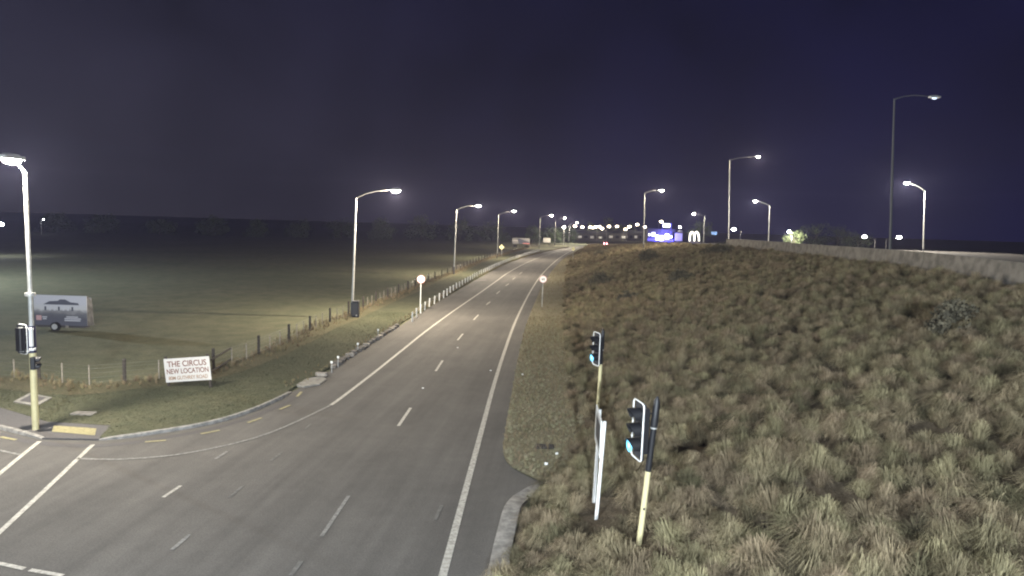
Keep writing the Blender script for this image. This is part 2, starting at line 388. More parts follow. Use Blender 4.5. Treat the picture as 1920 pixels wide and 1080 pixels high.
# ------------------------------------------------------------------ ground, road, embankment
GZ = -0.05
bm = bmesh.new()
xs = [-3000, -800, -300, -150, -60, 0, 60, 150, 300, 800, 3000]; ys = [-500, -100, -30, 0, 40, 100, 200, 400, 900, 4000]
g = [[bm.verts.new((x, y, GZ)) for x in xs] for y in ys]
for j in range(len(ys)-1):
    for i in range(len(xs)-1): bm.faces.new((g[j][i], g[j][i+1], g[j+1][i+1], g[j+1][i]))
me = bpy.data.meshes.new('ground'); bm.to_mesh(me); bm.free()
tag(link_mesh('ground', me, M['field']), kind='structure')

# left kerb line of the corner, then the edge of the seal going away
KERB_PX = [(185, 826), (240, 822), (300, 813), (350, 805), (400, 795), (440, 784), (480, 770), (510, 757), (535, 745), (548, 735)]
KERB0_PX = [(-60, 792), (0, 806), (40, 816), (78, 824)]
EDGE_PX = [(560, 728), (600, 706), (640, 682), (690, 650), (740, 618), (780, 592), (820, 567), (860, 544), (910, 515), (960, 491), (1000, 478), (1040, 468.5), (1068, 463)]
REDGE_PX = [(1083, 466.5), (1062, 481), (1040, 502), (1018, 535), (1004, 565), (990, 600), (974, 660), (962, 725), (950, 790), (944, 835), (946, 858), (958, 874), (988, 892), (1018, 904)]
RK_PX = [(1022, 903), (990, 913), (962, 930), (944, 955), (931, 1000), (921, 1040), (913, 1080), (905, 1120)]
pk0 = F2(KERB0_PX); pk = F2(KERB_PX); pe = F2(EDGE_PX); pr_ = F2(REDGE_PX); prk = F2(RK_PX)
far_l = [pe[-1]+Vector((14, 30)), pe[-1]+Vector((36, 62)), pe[-1]+Vector((70, 96)), pe[-1]+Vector((150, 150))]
far_r = [pr_[0]+Vector((46, 190)), pr_[0]+Vector((22, 110)), pr_[0]+Vector((9, 48))]
left_edge = pk0+pk+smooth_line(pe, 4)+smooth_line([pe[-1]]+far_l, 5)[1:]
right_edge = [far_l[-1]+Vector((8, -12)), far_l[-2]+Vector((9, -12)), far_l[-3]+Vector((10, -10)), far_l[-4]+Vector((11, -6))]
right_edge = right_edge+smooth_line(pr_, 4)+prk
near = [Vector((prk[-1].x-0.4, 4)), Vector((-1.5, -60)), Vector((-60, -60)), Vector((-90, 10)), Vector((-60, pk0[0].y+9))]
poly_sheet('road', left_edge+right_edge+near, 0.0, M['asphalt'])

# corner lawn raised behind its kerb, footpath, verge
FENCE_PX = [(-80, 705), (0, 708), (60, 713), (100, 718), (173, 724), (250, 717), (351, 706), (433, 685), (496, 661), (551, 637), (600, 612), (640, 597), (712, 566), (765, 545), (805, 527), (845, 513), (900, 490), (940, 478), (980, 467), (1010, 461.5)]
pf = F2(FENCE_PX)
def inset(line, d):
    o = []
    for i, p in enumerate(line):
        t = (line[min(i+1, len(line)-1)]-line[max(i-1, 0)]).normalized(); o.append(p+Vector((-t.y, t.x))*d)
    return o
ki = inset(pk, 0.18); ei = inset(pe, 0.25)
lawn = [F2([(208, 800)])[0]]+ki+ei+[pf[-1]]+list(reversed(pf))
lawn += F2([(-80, 742), (0, 766), (40, 778), (90, 793)])
poly_sheet('lawn', lawn, 0.06, M['lawn'], 0.2)
fp = F2([(-80, 742), (0, 766), (40, 778), (90, 793), (208, 800)])+[ki[0]]+[pk[0]+Vector((0, .02)), pk0[-1]+Vector((0, .02))]+list(reversed(inset(pk0, 0.18)))
poly_sheet('footpath', fp, 0.052, M['path'], 0.12)
ribbon('dry_strip', smooth_line([p+Vector((0.5, -0.7)) for p in pf[6:]], 4), 2.0, 0.066, M['dry'])
ribbon('dry_strip', smooth_line([p+Vector((0, -0.9)) for p in pf[:7]], 4), 2.0, 0.0663, M['dry'])
def kerb(name, line, side=1, w=0.16, h=0.13):
    line = smooth_line(line, 3); n = len(line); vs = []; fs = []
    for i, p in enumerate(line):
        t = (line[min(i+1, n-1)]-line[max(i-1, 0)]).normalized(); q = Vector((-t.y, t.x))*side
        e = min(1, min(i, n-1-i)/2.5); hh = 0.03+(h-0.03)*e
        for a, z in ((0, -0.05), (0.015, hh*0.8), (0.04, hh), (w, hh), (w, -0.05)): vs.append((p.x+q.x*a, p.y+q.y*a, z))
    for i in range(n-1):
        for k in range(4): fs.append((i*5+k, i*5+k+1, i*5+k+6, i*5+k+5))
    fs += [(4, 3, 2, 1, 0), tuple(range((n-1)*5, n*5))]
    return tag(MB().add(vs, fs).build(name, M['kerb'], None, True), kind='structure')
kerb('kerb', pk); kerb('kerb', pk0)
kerb('kerb', list(reversed(prk[2:])), -1, 0.5, 0.10)
kerb('kerb', F2([(990, 927), (1005, 914), (1024, 904)]), -1, 0.18, 0.16)
ch = F2([(-60, 803), (0, 816), (75, 831), (185, 836), (300, 822), (400, 803), (480, 779), (540, 752), (552, 742)])
ribbon('gutter', smooth_line(ch, 3), 0.34, 0.006, M['path'])
chan = [p+Vector((0.28, 0)) for p in prk]
poly_sheet('channel', prk[:3]+prk[3:]+[p+Vector((0.45, 0.1)) for p in reversed(prk)], 0.012, M['kerb'])
poly_sheet('flume', F2([(555, 724), (575, 712), (604, 706), (612, 713), (600, 722), (570, 727)]), 0.07, M['concrete'], 0.1)
poly_sheet('tactile_paving', F2([(97, 812), (101, 800.5), (181, 806), (178, 819)]), 0.06, M['tactile'])
# embankment with plateau
vs = []; fs = []
yy = np.concatenate([np.arange(-30, 60, 1.5), np.arange(60, 150, 3), np.arange(150, 361, 8)]); nu = 34
rng = np.random.RandomState(3)
for y in yy:
    xt, xc = float(toe(max(y, 0))), float(crest(y))
    for i in range(nu):
        x = xt-0.05+(xc-xt)*i/(nu-5) if i <= nu-5 else xc+[1.0, 46, 62, 80][i-(nu-4)]
        z = float(hgt(x, max(y, 0)))
        if i >= nu-2: z = zc(y)*(0.5 if i == nu-2 else 0)
        if 2 < i < nu-5: z += 0.10*math.sin(x*1.3+y*0.9)*math.sin(y*0.7-x*0.4)
        vs.append((x, y, z+0.01-(0.1 if i == 0 else 0)))
for j in range(len(yy)-1):
    for i in range(nu-1): fs.append((j*nu+i, j*nu+i+1, (j+1)*nu+i+1, (j+1)*nu+i))
tag(MB().add(vs, fs).build('embankment', M['soil'], None, True), kind='structure')
# motorway deck on the plateau
vs = []; fs = []
for j, y in enumerate(yy):
    c = float(crest(y))
    vs += [(c+1.5, y, float(zc(y))+0.04), (c+40, y, float(zc(y))+0.04)]
    if j: fs.append((2*j-2, 2*j-1, 2*j+1, 2*j))
tag(MB().add(vs, fs).build('motorway', M['asphalt']), kind='structure')
# right verge between the seal and the tussocks
tv = [Vector((float(toe(p.y))+0.3, p.y)) for p in [Vector((0, y)) for y in (24.5, 28, 34, 42, 55, 75, 100, 137, 180, 230)]]
vv = smooth_line(pr_, 4)[2:]
poly_sheet('verge', vv+[F2([(1060, 888)])[0]]+tv, 0.03, M['rough_verge'])

# ------------------------------------------------------------------ road markings
ZL = 0.012
LE = [(620, 760), (640, 746), (700, 700), (760, 652), (800, 620), (850, 583.5), (900, 549), (930, 527.5), (960, 507), (1000, 487), (1040, 473.5), (1072, 465.5)]
ribbon('edge_line', smooth_line(F2(LE), 5), 0.17, ZL, M['line'])
ribbon('edge_line', smooth_line(F2([(145, 860), (190, 861.5), (240, 861), (330, 853), (430, 834), (500, 814), (560, 789), (618, 761)]), 5), 0.12, ZL, M['worn'])
ribbon('edge_line', smooth_line(F2([(820, 1110), (832, 1073), (868, 938), (905, 800), (925, 726), (943, 668), (962, 614), (978, 578), (996, 544), (1012, 520), (1030, 500), (1050, 483), (1070, 470.5), (1082, 465)]), 5), 0.2, ZL, M['line'])
ribbon('edge_line', F2([(888, 527), (912, 525.3)]), 0.5, ZL+0.004, M['worn'])
for a, b in [((747, 799), (770, 765)), ((817, 696), (830, 676)), ((858, 638), (868, 626)), ((888, 600), (897, 590.5)), ((912, 571.5), (919, 566)), ((931, 551), (937, 546)), ((948, 536), (954, 532)), ((961, 524), (966, 520.5)), ((974, 514), (979, 510.5))]:
    ribbon('centre_dash', F2([a, b]), 0.13, ZL, M['line'])
for a, b, w, k in [((306, 933), (339, 911), 0.11, 'line'), ((323, 1031), (355, 1003), 0.11, 'worn'), ((404, 861), (426, 847), 0.1, 'worn'), ((430, 933), (455, 912), 0.1, 'faint'),
                   ((508, 864), (528, 849), 0.1, 'faint'), ((572, 805), (583, 795), 0.1, 'faint'), ((603, 1006), (654, 930), 0.11, 'worn'), ((816, 975), (828, 948), 0.1, 'faint'), ((545, 1080), (565, 1052), 0.12, 'faint')]:
    ribbon('lane_dash', F2([a, b]), w, ZL, M[k])
ribbon('crossing_line', F2([(-30, 912), (0, 888), (40, 855), (74, 828)]), 0.15, ZL, M['line'])
ribbon('crossing_line', F2([(-20, 1015), (0, 998), (90, 914), (174, 834)]), 0.15, ZL, M['line'])
ribbon('lane_line', F2([(-40, 838), (0, 845), (38, 853)]), 0.11, ZL, M['worn'])
ribbon('lane_line', F2([(-20, 1053), (46, 1067)]), 0.12, ZL, M['line']); ribbon('lane_line', F2([(56, 1069), (118, 1080)]), 0.12, ZL, M['line'])
for a, b in [((272, 829), (311, 826)), ((376, 814), (412, 807)), ((464, 793), (491, 784)), ((525, 768), (544, 760)), ((557, 744), (565, 735)), ((0, 819.5), (30, 825))]:
    ribbon('yellow_dash', F2([a, b]), 0.13, ZL+0.002, M['yellow_line'])
# raised road studs
for k, p in enumerate([(793, 728), (920, 695), (985, 706), (858, 652)]):
    q = flat(*p); MB().box(q+Vector((0, 0, 0.012)), (0.1, 0.1, 0.024), None, 0.03).solo('road_stud', M['litter'], ['raised white stud below the second centre dash', 'raised white stud beside the right edge line', 'raised white stud just right of the right edge line', 'raised white stud between two centre dashes'][k], 'road stud', 'studs on the carriageway')

# ------------------------------------------------------------------ small ground things
q = flat(63, 750, 0.06)
a_, b_, c_, d_ = [flat(*p, 0.06) for p in ((25, 755), (56, 738.5), (98, 747), (68, 763))]
t = thing('inspection_chamber', q, 'concrete framed inspection chamber lid set in the lawn beside the street lamp', 'manhole')
cen = (a_+b_+c_+d_)/4
MB().prism([a_, b_, c_, d_], (0, 0, 0.05)).build('surround', M['concrete'], t)
MB().prism([cen+(p-cen)*0.66+Vector((0, 0, 0.052)) for p in (a_, b_, c_, d_)], (0, 0, 0.012)).build('lid', M['path'], t)
q = flat(157, 776, 0.06)
MB().box(q+Vector((0, 0, 0.02)), (0.9, 0.45, 0.05), None, 0.06).solo('valve_cover', M['pale_stone'], 'small worn concrete cover patch in the corner lawn', 'cover')
q = flat(1021, 838, 0.03)
t = thing('drain_grate', q, 'dark rectangular drain grate in the rough verge', 'drain grate')
MB().box(q+Vector((0, 0, 0.015)), (0.72, 0.5, 0.03)).build('frame', M['rubber'], t)
for i in range(8): MB().box(q+Vector((-0.28+0.08*i, 0, 0.04)), (0.035, 0.42, 0.025)).build('bar', M['iron'], t)
for p, l in (((1044, 853), 'crumpled white litter scrap on the verge by the drain grate'), ((980, 704), 'tiny white litter scrap on the verge beside the road edge'), ((1024, 872), 'pale flattened scrap of litter near the verge corner')):
    q = flat(*p, 0.03); m_ = MB().ball(q+Vector((0, 0, 0.05)), 0.07, 0.05, 0.045, 6, 4)
    m_.v = [v+Vector((random.uniform(-.02, .02), random.uniform(-.02, .02), random.uniform(-.01, .015))) for v in m_.v]
    m_.solo('litter', M['litter'], l, 'litter')
q = flat(603, 704, 0.07)
MB().box(q+Vector((0, 0, 0.08)), (0.62, 0.3, 0.16), None, 0.06).solo('concrete_block', M['pale_stone'], 'pale low concrete block at the end of the flume', 'block')
# line of dark edging stones and reflector stakes along the near left verge
stone_line = smooth_line(F2([(628, 690), (660, 668), (700, 643), (730, 624), (750, 611)]), 6)
for i, p in enumerate(resample(stone_line, 0.85)):
    m_ = MB().box((p.x-0.1, p.y, 0.10), (random.uniform(.3, .5), random.uniform(.4, .65), random.uniform(.14, .24)), None, 0.1)
    m_.v = [v+Vector((random.uniform(-.05, .05), random.uniform(-.05, .05), random.uniform(-.03, .03))) for v in m_.v]
    m_.solo('edging_stone', M['stone'] if i % 4 else M['pale_stone'], 'rough dark edging stone in the row along the seal edge' if i % 4 else 'paler edging stone in the row along the seal edge', 'stone', 'edging stones along the left verge')
for (p, l) in (((622, 699), 'white tipped short stake nearest the flume'), ((634, 689), 'second white tipped stake from the flume'), ((671, 662), 'white tipped stake halfway along the edging stones'), ((709, 634), 'white tipped stake nearest the left speed sign')):
    q = flat(*p); t = thing('marker_stake', q, l, 'marker stake', 'reflector stakes in the verge')
    MB().tube([q, q+Vector((0, 0, 0.55))], 0.025, 6).build('stake', M['galv'], t)
    MB().box(q+Vector((0, -0.03, 0.60)), (0.12, 0.03, 0.12), None, 0.01).build('reflector', M['reflector'], t)

# ------------------------------------------------------------------ street lamps
def spot(parent, loc, power, col, size=176, blend=0.25, rad=0.16):
    d = bpy.data.lights.new('lamp_light', 'POINT'); d.energy = power; d.color = col; d.shadow_soft_size = rad
    o = bpy.data.objects.new('lamp_light', d); C.objects.link(o); o.parent = parent; o.location = loc-origin(parent); return o
def lamp(name, base, top, head, label, group=None, power=0, col=NEUT, lens='lens_warm', r0=0.11, r1=0.06, flange=True, polemat='galv', detail=True, tilt=None, lsize=(0.36, 0.19, 0.15)):
    t = thing(name, base, label, 'street lamp', group)
    n = 10 if detail else 6
    MB().tube([base, base+(top-base)*0.5, top], [r0, (r0+r1)/2, r1], n).build('pole', M[polemat], t, True)
    if flange: MB().tube([base, base+Vector((0, 0, 1.3))], r0+0.025, n).build('pole_base_shade', M['dark_base'], t, True)  # dark foot sleeve: shade on the lower pole put into colour
    d = head-top; dh = Vector((d.x, d.y, 0)); ln = max(dh.length, 0.3); dn = dh.normalized() if dh.length > 0.05 else Vector((1, 0, 0))
    pts = [top+d*k+Vector((0, 0, 0.25*math.sin(k*math.pi)*min(ln, 2)/2)) for k in (0, .25, .5, .75, 1.0)]
    MB().tube([top-Vector((0, 0, .05))]+pts[1:4]+[head-dn*0.35+Vector((0, 0, 0.08))], [r1, .042, .038, .035, .035], 6).build('arm', M['arm'], t, True)
    q = dn.cross(Vector((0, 0, 1))); ax = (dn, q, Vector((0, 0, 1)))
    MB().box(head+Vector((0, 0, 0.09)), (0.95, 0.38, 0.12), ax, 0.12).ball(head+Vector((0, 0, 0.15)), 0.42, 0.17, 0.09, 8, 4, ax).build('luminaire', M['galv'], t, True)
    MB().ball(head+Vector((0, 0, 0.0)), lsize[0], lsize[1], lsize[2], 10, 6, ax).build('lens', M[lens], t, True)
    if power: spot(t, head+Vector((0, 0, -lsize[2]-0.08)), power, col)
    return t
def lamp_px(base, top, head, *a, Y=None, base_pt=None, arm_out=None, **k):
    b = base_pt or G(*base); yy_ = b.y
    tp = AT(*top, yy_); hd = AT(*head, yy_)
    return lamp('street_lamp', b, tp, hd, *a, **k)
LROW = 'street lamps along the left verge'
lamp_px((660, 595), (668, 370), (742, 358), 'tall street lamp beside the black cabinet on the left verge', LROW, 8500, WARM)
lamp_px((851, 515), (856, 393), (897, 386), 'street lamp on the left verge, next one beyond the lamp with the cabinet', LROW, 8500, WARM)
lamp_px((932, 485), (935, 403), (964, 396), 'street lamp on the left verge just left of the yellow diamond sign', LROW, 8500, WARM)
lamp_px((1011, 466), (1013, 408), (1034, 404), 'street lamp on the left verge between the trailer and the small white board', LROW, 10000, WARM)
lamp_px((1040, 461), (1042, 413), (1059, 409), 'street lamp on the left verge just right of the small white board', LROW, 10000, WARM)
lamp_px((1066, 457), (1068, 421), (1082, 417.5), 'farthest street lamp of the left verge, where the road bends', LROW, 12000, NEUT)
MW = 'motorway street lamps on the embankment'
lamp_px((1668, 500), (1677, 185), (1752, 184), 'tallest motorway lamp, almost unlit, rising from the tussocks', MW, 0, COOL, 'lens_dim', polemat='arm', lsize=(0.2, 0.12, 0.1))  # pole takes the darkened arm colour to read as unlit
lamp_px((1366, 461), (1368, 300), (1422, 294), 'tall lit motorway lamp at the left end of the concrete barrier', MW, 9000, WARM)
b = on(AT(1208, 440, 140).x, 140); lamp_px(None, (1209, 362), (1241, 357), 'motorway lamp standing behind the blue lit service station', MW, 9000, WARM, base_pt=b)
for (bx, tp, hd, Y, l, pw) in [(1732, (1734, 358), (1700, 343), 98, 'white lit lamp on the far side of the motorway, right of the tallest lamp', 12000),
                               (1441, (1443, 386), (1416, 377), 160, 'far motorway lamp with its arm to the left, near the pale lit tree', 9000),
                               (1319, (1321, 406), (1301, 401), 250, 'far motorway lamp right beside the arches sign', 8000),
                               (1388, (1389, 434), (1376, 430), 300, 'small far lamp low behind the left end of the barrier', 0),
                               (1640, (1641, 450), (1621, 444), 270, 'small far lamp low behind the barrier with its arm to the left', 0),
                               (1661, (1662, 449), (1686, 445), 270, 'small far lamp low behind the barrier with its arm to the right', 0)]:
    p = AT(bx, 460, Y); z = 6.3 if Y < 120 else (5.0 if Y < 200 else (2.8 if Y < 260 else 2.0))
    lamp_px(None, tp, hd, l, MW, pw, NEUT, 'lens_cool' if pw == 12000 and Y < 120 else 'lens_warm', base_pt=Vector((p.x, p.y, z)), **({'lsize': (0.8, 0.6, 0.5)} if Y > 255 else {}))
# the signal pole lamp at the corner and the two lamps of the junction behind the camera
bA = flat(67, 805, 0.05)
tA = lamp('street_lamp', bA, AT(47, 322, bA.y), AT(21, 300, bA.y-0.5), 'tall cream and grey lamp pole carrying the traffic signals on the corner', 'street lamp', 0, NEUT, 'lens_warm', 0.09, 0.065, False)
tA['category'] = 'street lamp'; tA.pop('group', None)
MB().tube([bA, bA+(AT(47, 322, bA.y)-bA)*0.345], 0.113, 12).build('painted_sleeve', M['cream'], tA, True)
axA = (AT(47, 322, bA.y)-bA)
MB().tube([bA+axA*0.527, bA+axA*0.540], 0.17, 12).build('collar', M['galv'], tA, True)
spot(tA, AT(21, 300, bA.y-0.5)+Vector((0, 0, -0.26)), 4300, NEUT)
lamp('street_lamp', Vector((-2.0, -23, 0)), Vector((-2.0, -23, 11.7)), Vector((0.8, -22, 12.0)), 'taller street lamp of the junction farther behind the viewpoint', 'junction street lamps', 50000, COOL, 'lens_cool')
lamp('street_lamp', Vector((-78, 62, 0)), Vector((-78, 62, 13)), Vector((-75.5, 62, 13.3)), 'cool white lamp standing out of view left of the field', None, 45000, COOL, 'lens_cool')
lamp('street_lamp', Vector((-9.0, -5, 0)), Vector((-9.0, -5, 10.6)), Vector((-6.6, -4.6, 11)), 'shorter street lamp of the junction close behind the viewpoint on the left', 'junction street lamps', 9500, COOL, 'lens_cool')

# ------------------------------------------------------------------ distant town lamps, all alike
TOWN = [(1078, 424), (1092, 426), (1107, 426), (1112, 427), (1117, 425.5), (1124, 425), (1129, 428.5), (1142, 424.5), (1157, 424.5), (1173, 430), (1180, 425), (1195, 421), (1209, 425.5), (1240, 415.5)]
for i, (px, py) in enumerate(TOWN):
    Y = 430+((i*37) % 60)
    hd = AT(px, py, Y); b = Vector((hd.x-1.5, hd.y, 0.0)); tp = Vector((hd.x-1.5, hd.y, hd.z-0.3))
    lamp('street_lamp', b, tp, hd, 'tiny distant street lamp in the row of town lights where the road ends', 'distant street lamps of the town', 220, NEUT, 'lens_town', detail=False, flange=False, lsize=(1.1, 0.85, 0.65))
hd = AT(1479, 434, 235); lamp('street_lamp', on(hd.x+1.2, hd.y), Vector((hd.x+1.2, hd.y, hd.z-.2)), hd, 'lamp shining in front of the pale lit tree', None, 9000, NEUT, 'lens_cool', detail=False, flange=False, lsize=(.4, .3, .25))
hd = AT(1275, 426, 300); lamp('street_lamp', on(hd.x, hd.y+1), Vector((hd.x, hd.y+1, hd.z-.2)), hd, 'small orange white lamp above the grey panel beside the arches sign', None, 0, NEUT, 'lens_warm', detail=False, flange=False, lsize=(.4, .3, .3))
hd = AT(1, 420, 120); lamp('street_lamp', Vector((hd.x-1, hd.y, 0)), Vector((hd.x-1, hd.y, hd.z-.2)), hd, 'bluish white lamp far across the field left of the signal pole', None, 120, COOL, 'lens_cool', detail=False, flange=False, lsize=(.5, .35, .25))
hd = AT(82, 411, 240); lamp('street_lamp', Vector((hd.x-1, hd.y, 0)), Vector((hd.x-1, hd.y, hd.z-.2)), hd, 'pinpoint white lamp far across the field right of the signal pole', None, 0, COOL, 'lens_cool', detail=False, flange=False, lsize=(.22, .2, .15))
hd = AT(1058, 426, 300); lamp('street_lamp', Vector((hd.x, hd.y+1, 0)), Vector((hd.x, hd.y+1, hd.z-.2)), hd, 'dull orange lamp low among the dark bushes by the bend', None, 0, WARM, 'lens_warm', detail=False, flange=False, lsize=(.45, .4, .4))

# ------------------------------------------------------------------ traffic signals
POSTS = []
def signal_head(t, c, face, upv, lit, s=1.0, kind='vehicle', back=False):
    f = Vector(face).normalized(); u = Vector(upv).normalized(); rgt = f.cross(u).normalized()*-1; u = rgt.cross(f).normalized()*1.0
    if u.z < 0: u = -u
    ax = (rgt, f, u)
    bh, bw = (1.36*s, 0.56*s) if kind == 'vehicle' else (0.62*s, 0.36*s)
    if kind == 'vehicle':
        MB().box(c-f*0.02, (bw-0.04, 0.02, bh-0.04), ax).build('target_board', M['board'], t)
        k = 0.09; ring = []
        for cx_, cz_, a0 in ((bw/2-k, bh/2-k, 0), (-bw/2+k, bh/2-k, 90), (-bw/2+k, -bh/2+k, 180), (bw/2-k, -bh/2+k, 270)):
            for a in (0, 30, 60, 90): ring.append(c+rgt*(cx_+k*math.cos(R(a0+a)))+u*(cz_+k*math.sin(R(a0+a))))
        ring = [q_+f*0.035 for q_ in ring]; ring.append(ring[0]); ring.append(ring[1])
        MB().tube(ring, 0.018*s, 6, False).build('board_border', M['white'], t, True)
    MB().box(c-f*0.10*s, (bw*0.62, 0.18*s, bh*0.78), ax, 0.03).build('housing', M['black'], t)
    zs = (0.36, 0.0, -0.36) if kind == 'vehicle' else (0.14, -0.14)
    rr = 0.158*s if kind == 'vehicle' else 0.11*s
    for i, z in enumerate(zs):
        cc = c+u*(z*s); ln = 0.30*s if kind == 'vehicle' else 0.18*s
        vs_ = []; n = 14
        for k in range(n+1):                # open-bottomed visor hood with thickness
            a = R(-35+250*k/n)
            for ro, dd in ((rr+.012, 0), (rr+.012, ln*(0.72+0.28*math.sin(max(0, a)) if a > 0 else 0.6)), (rr, ln*(0.72+0.28*math.sin(max(0, a)) if a > 0 else 0.6)), (rr, 0)):
                vs_.append(cc+rgt*(ro*math.cos(a))+u*(ro*math.sin(a))+f*dd)
        fs_ = [(k*4+j, k*4+(j+1) % 4, (k+1)*4+(j+1) % 4, (k+1)*4+j) for k in range(n) for j in range(4)]+[(0, 1, 2, 3), (n*4+3, n*4+2, n*4+1, n*4)]
        v = MB().add(vs_, fs_).build('visor', M['black'], t, True)
        on_ = (i == lit)
        l = MB().disc(cc+f*(ln*0.72 if on_ else 0.01), f, rr*0.94, 0.012, 18).build('lens', M['lens_cyan'] if on_ else M['lens_off'], t)
        if on_: MB().disc(cc+f*(ln*0.72+0.014), f, rr*0.4, 0.006, 12).build('lens_core', M['lens_core'], l)
def signal_post(name, base_px, top_px, label, sleeve0, head_c_px, face, s, capr=0.07):
    b = G(*base_px); POSTS.append((b.x, b.y)); b.z -= 0.15; tp = AT(*top_px, b.y); d = tp-b; u = d.normalized()
    t = thing(name, b, label, 'traffic light', 'green traffic lights on the embankment')
    MB().tube([b, b+d*sleeve0], 0.068*s, 12).build('post', M['cream'], t, True)
    MB().tube([b+d*sleeve0, b+d*0.80], 0.074*s, 12).build('sleeve', M['black'], t, True)
    MB().tube([b+d*0.795, b+d*0.81], 0.080*s, 12).build('band', M['galv'], t, True)
    MB().tube([b+d*0.805, b+d*0.83, b+d*0.97, tp], [0.09*s, 0.092*s, 0.075*s, 0.02*s], 12).build('cap', M['black'], t, True)
    f = Vector(face).normalized()
    c = AT(*head_c_px, b.y)-f*0.0
    signal_head(t, c, f, u, 2, s)
    for z in (0.40, -0.40):
        a = c-f*0.12+u*z*s; k = b+u*((a-b).dot(u)); MB().tube([a, k], 0.022, 6).build('bracket', M['black'], t)
    MB().box(b+d*0.28+Vector((0, -0.07*s, 0)), (0.05, 0.012, 0.05)).build('bolt_plate', M['iron'], t)
    return t
signal_post('traffic_light', (1197, 1022), (1233, 743), 'nearer green traffic light on a cream post among the tussocks', 0.52, (1198, 806), (-0.97, -0.24, 0.0), 1.0)
signal_post('traffic_light', (1118, 802), (1131, 617), 'farther green traffic light on a cream post beside the tall white sign posts', 0.66, (1119.5, 654), (-0.93, -0.36, 0.0), 0.98)
# signals on the corner lamp pole: they hang on that pole but are units of their own
cA = AT(41, 636, bA.y-0.1)
t = thing('traffic_light', cA, 'black traffic light seen from behind on the corner lamp pole', 'traffic light')
fA = Vector((0.35, 0.94, 0.0)); upA = axA.normalized()
signal_head(t, cA, fA, upA, -1, 0.82)
for z in (0.45, -0.45): MB().tube([cA-fA*0.1+upA*z, bA+upA*((cA-bA).dot(upA)+z)+Vector((0, -0.12, 0))], 0.02, 6).build('bracket', M['galv'], t)
MB().tube([bA+upA*((cA-bA).dot(upA)-0.52), bA+upA*((cA-bA).dot(upA)+0.50)], 0.14, 12).build('mounting_sleeve', M['blue_sleeve'], t, True)
cB = AT(58.5, 634, bA.y-0.2)
t = thing('call_box', cB, 'white slim unit on the right side of the corner lamp pole', 'signal unit')
MB().box(cB, (0.11, 0.14, 0.62), None, 0.03).build('housing', M['white'], t); MB().box(cB+Vector((0.03, 0, -0.42)), (0.18, 0.16, 0.07), None, 0.02).build('foot', M['white'], t)
MB().box(cB+Vector((0, 0, 0.34)), (0.13, 0.16, 0.06), None, 0.03).build('cap', M['white'], t)
cP = AT(68, 681, bA.y-0.2)
t = thing('pedestrian_signal', cP, 'small black pedestrian signal low on the corner lamp pole', 'pedestrian signal')
fP = Vector((0.92, 0.38, 0)); signal_head(t, cP, fP, upA, -1, 0.95, 'ped')
for z in (0.22, -0.24): MB().tube([cP+upA*z, bA+upA*((cP-bA).dot(upA)+z)], 0.018, 6).build('bracket', M['galv'], t)

# tall white two-post sign seen edge-on
b1 = G(1117, 978); b2 = G(1113, 940); POSTS += [(b1.x, b1.y), (b2.x, b2.y)]; t1 = AT(1134, 790, b1.y); t2 = AT(1125, 768, b2.y)
t = thing('road_sign', b1, 'white framed road sign on two white posts seen edge-on among tussocks', 'road sign')
for b_0, t_0 in ((b1, t1), (b2, t2)): MB().tube([b_0-Vector((0, 0, .2)), t_0], 0.046, 12).build('post', M['white'], t, True)
pa, pb, pc, pd = AT(1139, 806, b1.y), AT(1128, 846, b1.y), AT(1121, 838, b2.y+0.5), AT(1124, 765, b2.y+0.5)
pa2 = AT(1134, 790, b1.y)
nrm = Vector((-0.97, -0.25, 0))
hw = (pd-pc)
cx0 = (b2+t2)/2
w0 = t1-(t2); wv = Vector((t1.x-t2.x, t1.y-t2.y, 0))
wn = wv.normalized(); mid = (t1+t2)/2; mid.z = (t1.z+t2.z)/2-0.42
nn_ = Vector((-wn.y, wn.x, 0)); nn_ = nn_ if nn_.x < 0 else -nn_
ax_ = (wn, nn_, Vector((0, 0, 1))); pw_ = wv.length+0.16; ph_ = 0.95
MB().box(mid+nn_*0.09, (pw_, 0.02, ph_), ax_).build('panel', M['alu'], t)
for z in (-ph_/2, ph_/2): MB().box(mid+nn_*0.09+Vector((0, 0, z)), (pw_+0.03, 0.03, 0.03), ax_).build('frame', M['white'], t)
for x in (-pw_/2, pw_/2): MB().box(mid+nn_*0.09+wn*x, (0.03, 0.03, ph_-0.04), ax_).build('frame', M['white'], t)
MB().box(mid+nn_*0.105, (pw_*0.72, 0.004, ph_*0.62), ax_).build('face', M['sign_black'], t)

# ------------------------------------------------------------------ round speed signs, warning diamonds
def face_cam(b, d=1.0):
    v = Vector((CAM.x-b.x, CAM.y-b.y, 0)).normalized(); return v
def speed_sign(base, cpx, label, post):
    b = flat(*base); c = AT(*cpx, b.y); t = thing('speed_sign', b, label, 'speed sign', 'round speed limit signs')
    f = face_cam(b); ang = math.atan2(f.x, -f.y)
    MB().tube([b-Vector((0, 0, .1)), Vector((b.x, b.y, 0))+(c-b)+Vector((0, 0, .3))], 0.045, 8).build('post', M[post], t, True)
    r = 0.375
    fc = c+f*0.06
    MB().disc(fc, f, r, 0.012, 28).build('disc', M['retro'], t)
    ring = []; a = f.cross(Vector((0, 0, 1))).normalized(); n = 28
    vs_ = []
    for k in range(n):
        w = 2*math.pi*k/n; e = a*math.cos(w)+Vector((0, 0, 1))*math.sin(w)
        vs_ += [fc+f*0.016+e*(r*0.98), fc+f*0.016+e*(r*0.87)]
    MB().add(vs_, [(2*k, 2*k+1, (2*k+3) % (2*n), (2*k+2) % (2*n)) for k in range(n)]).build('red_ring', M['sign_red'], t)
    text('numerals', '60', 0.36, fc+f*0.02-b, (R(90), 0, ang), M['sign_black'], t, 0.002)
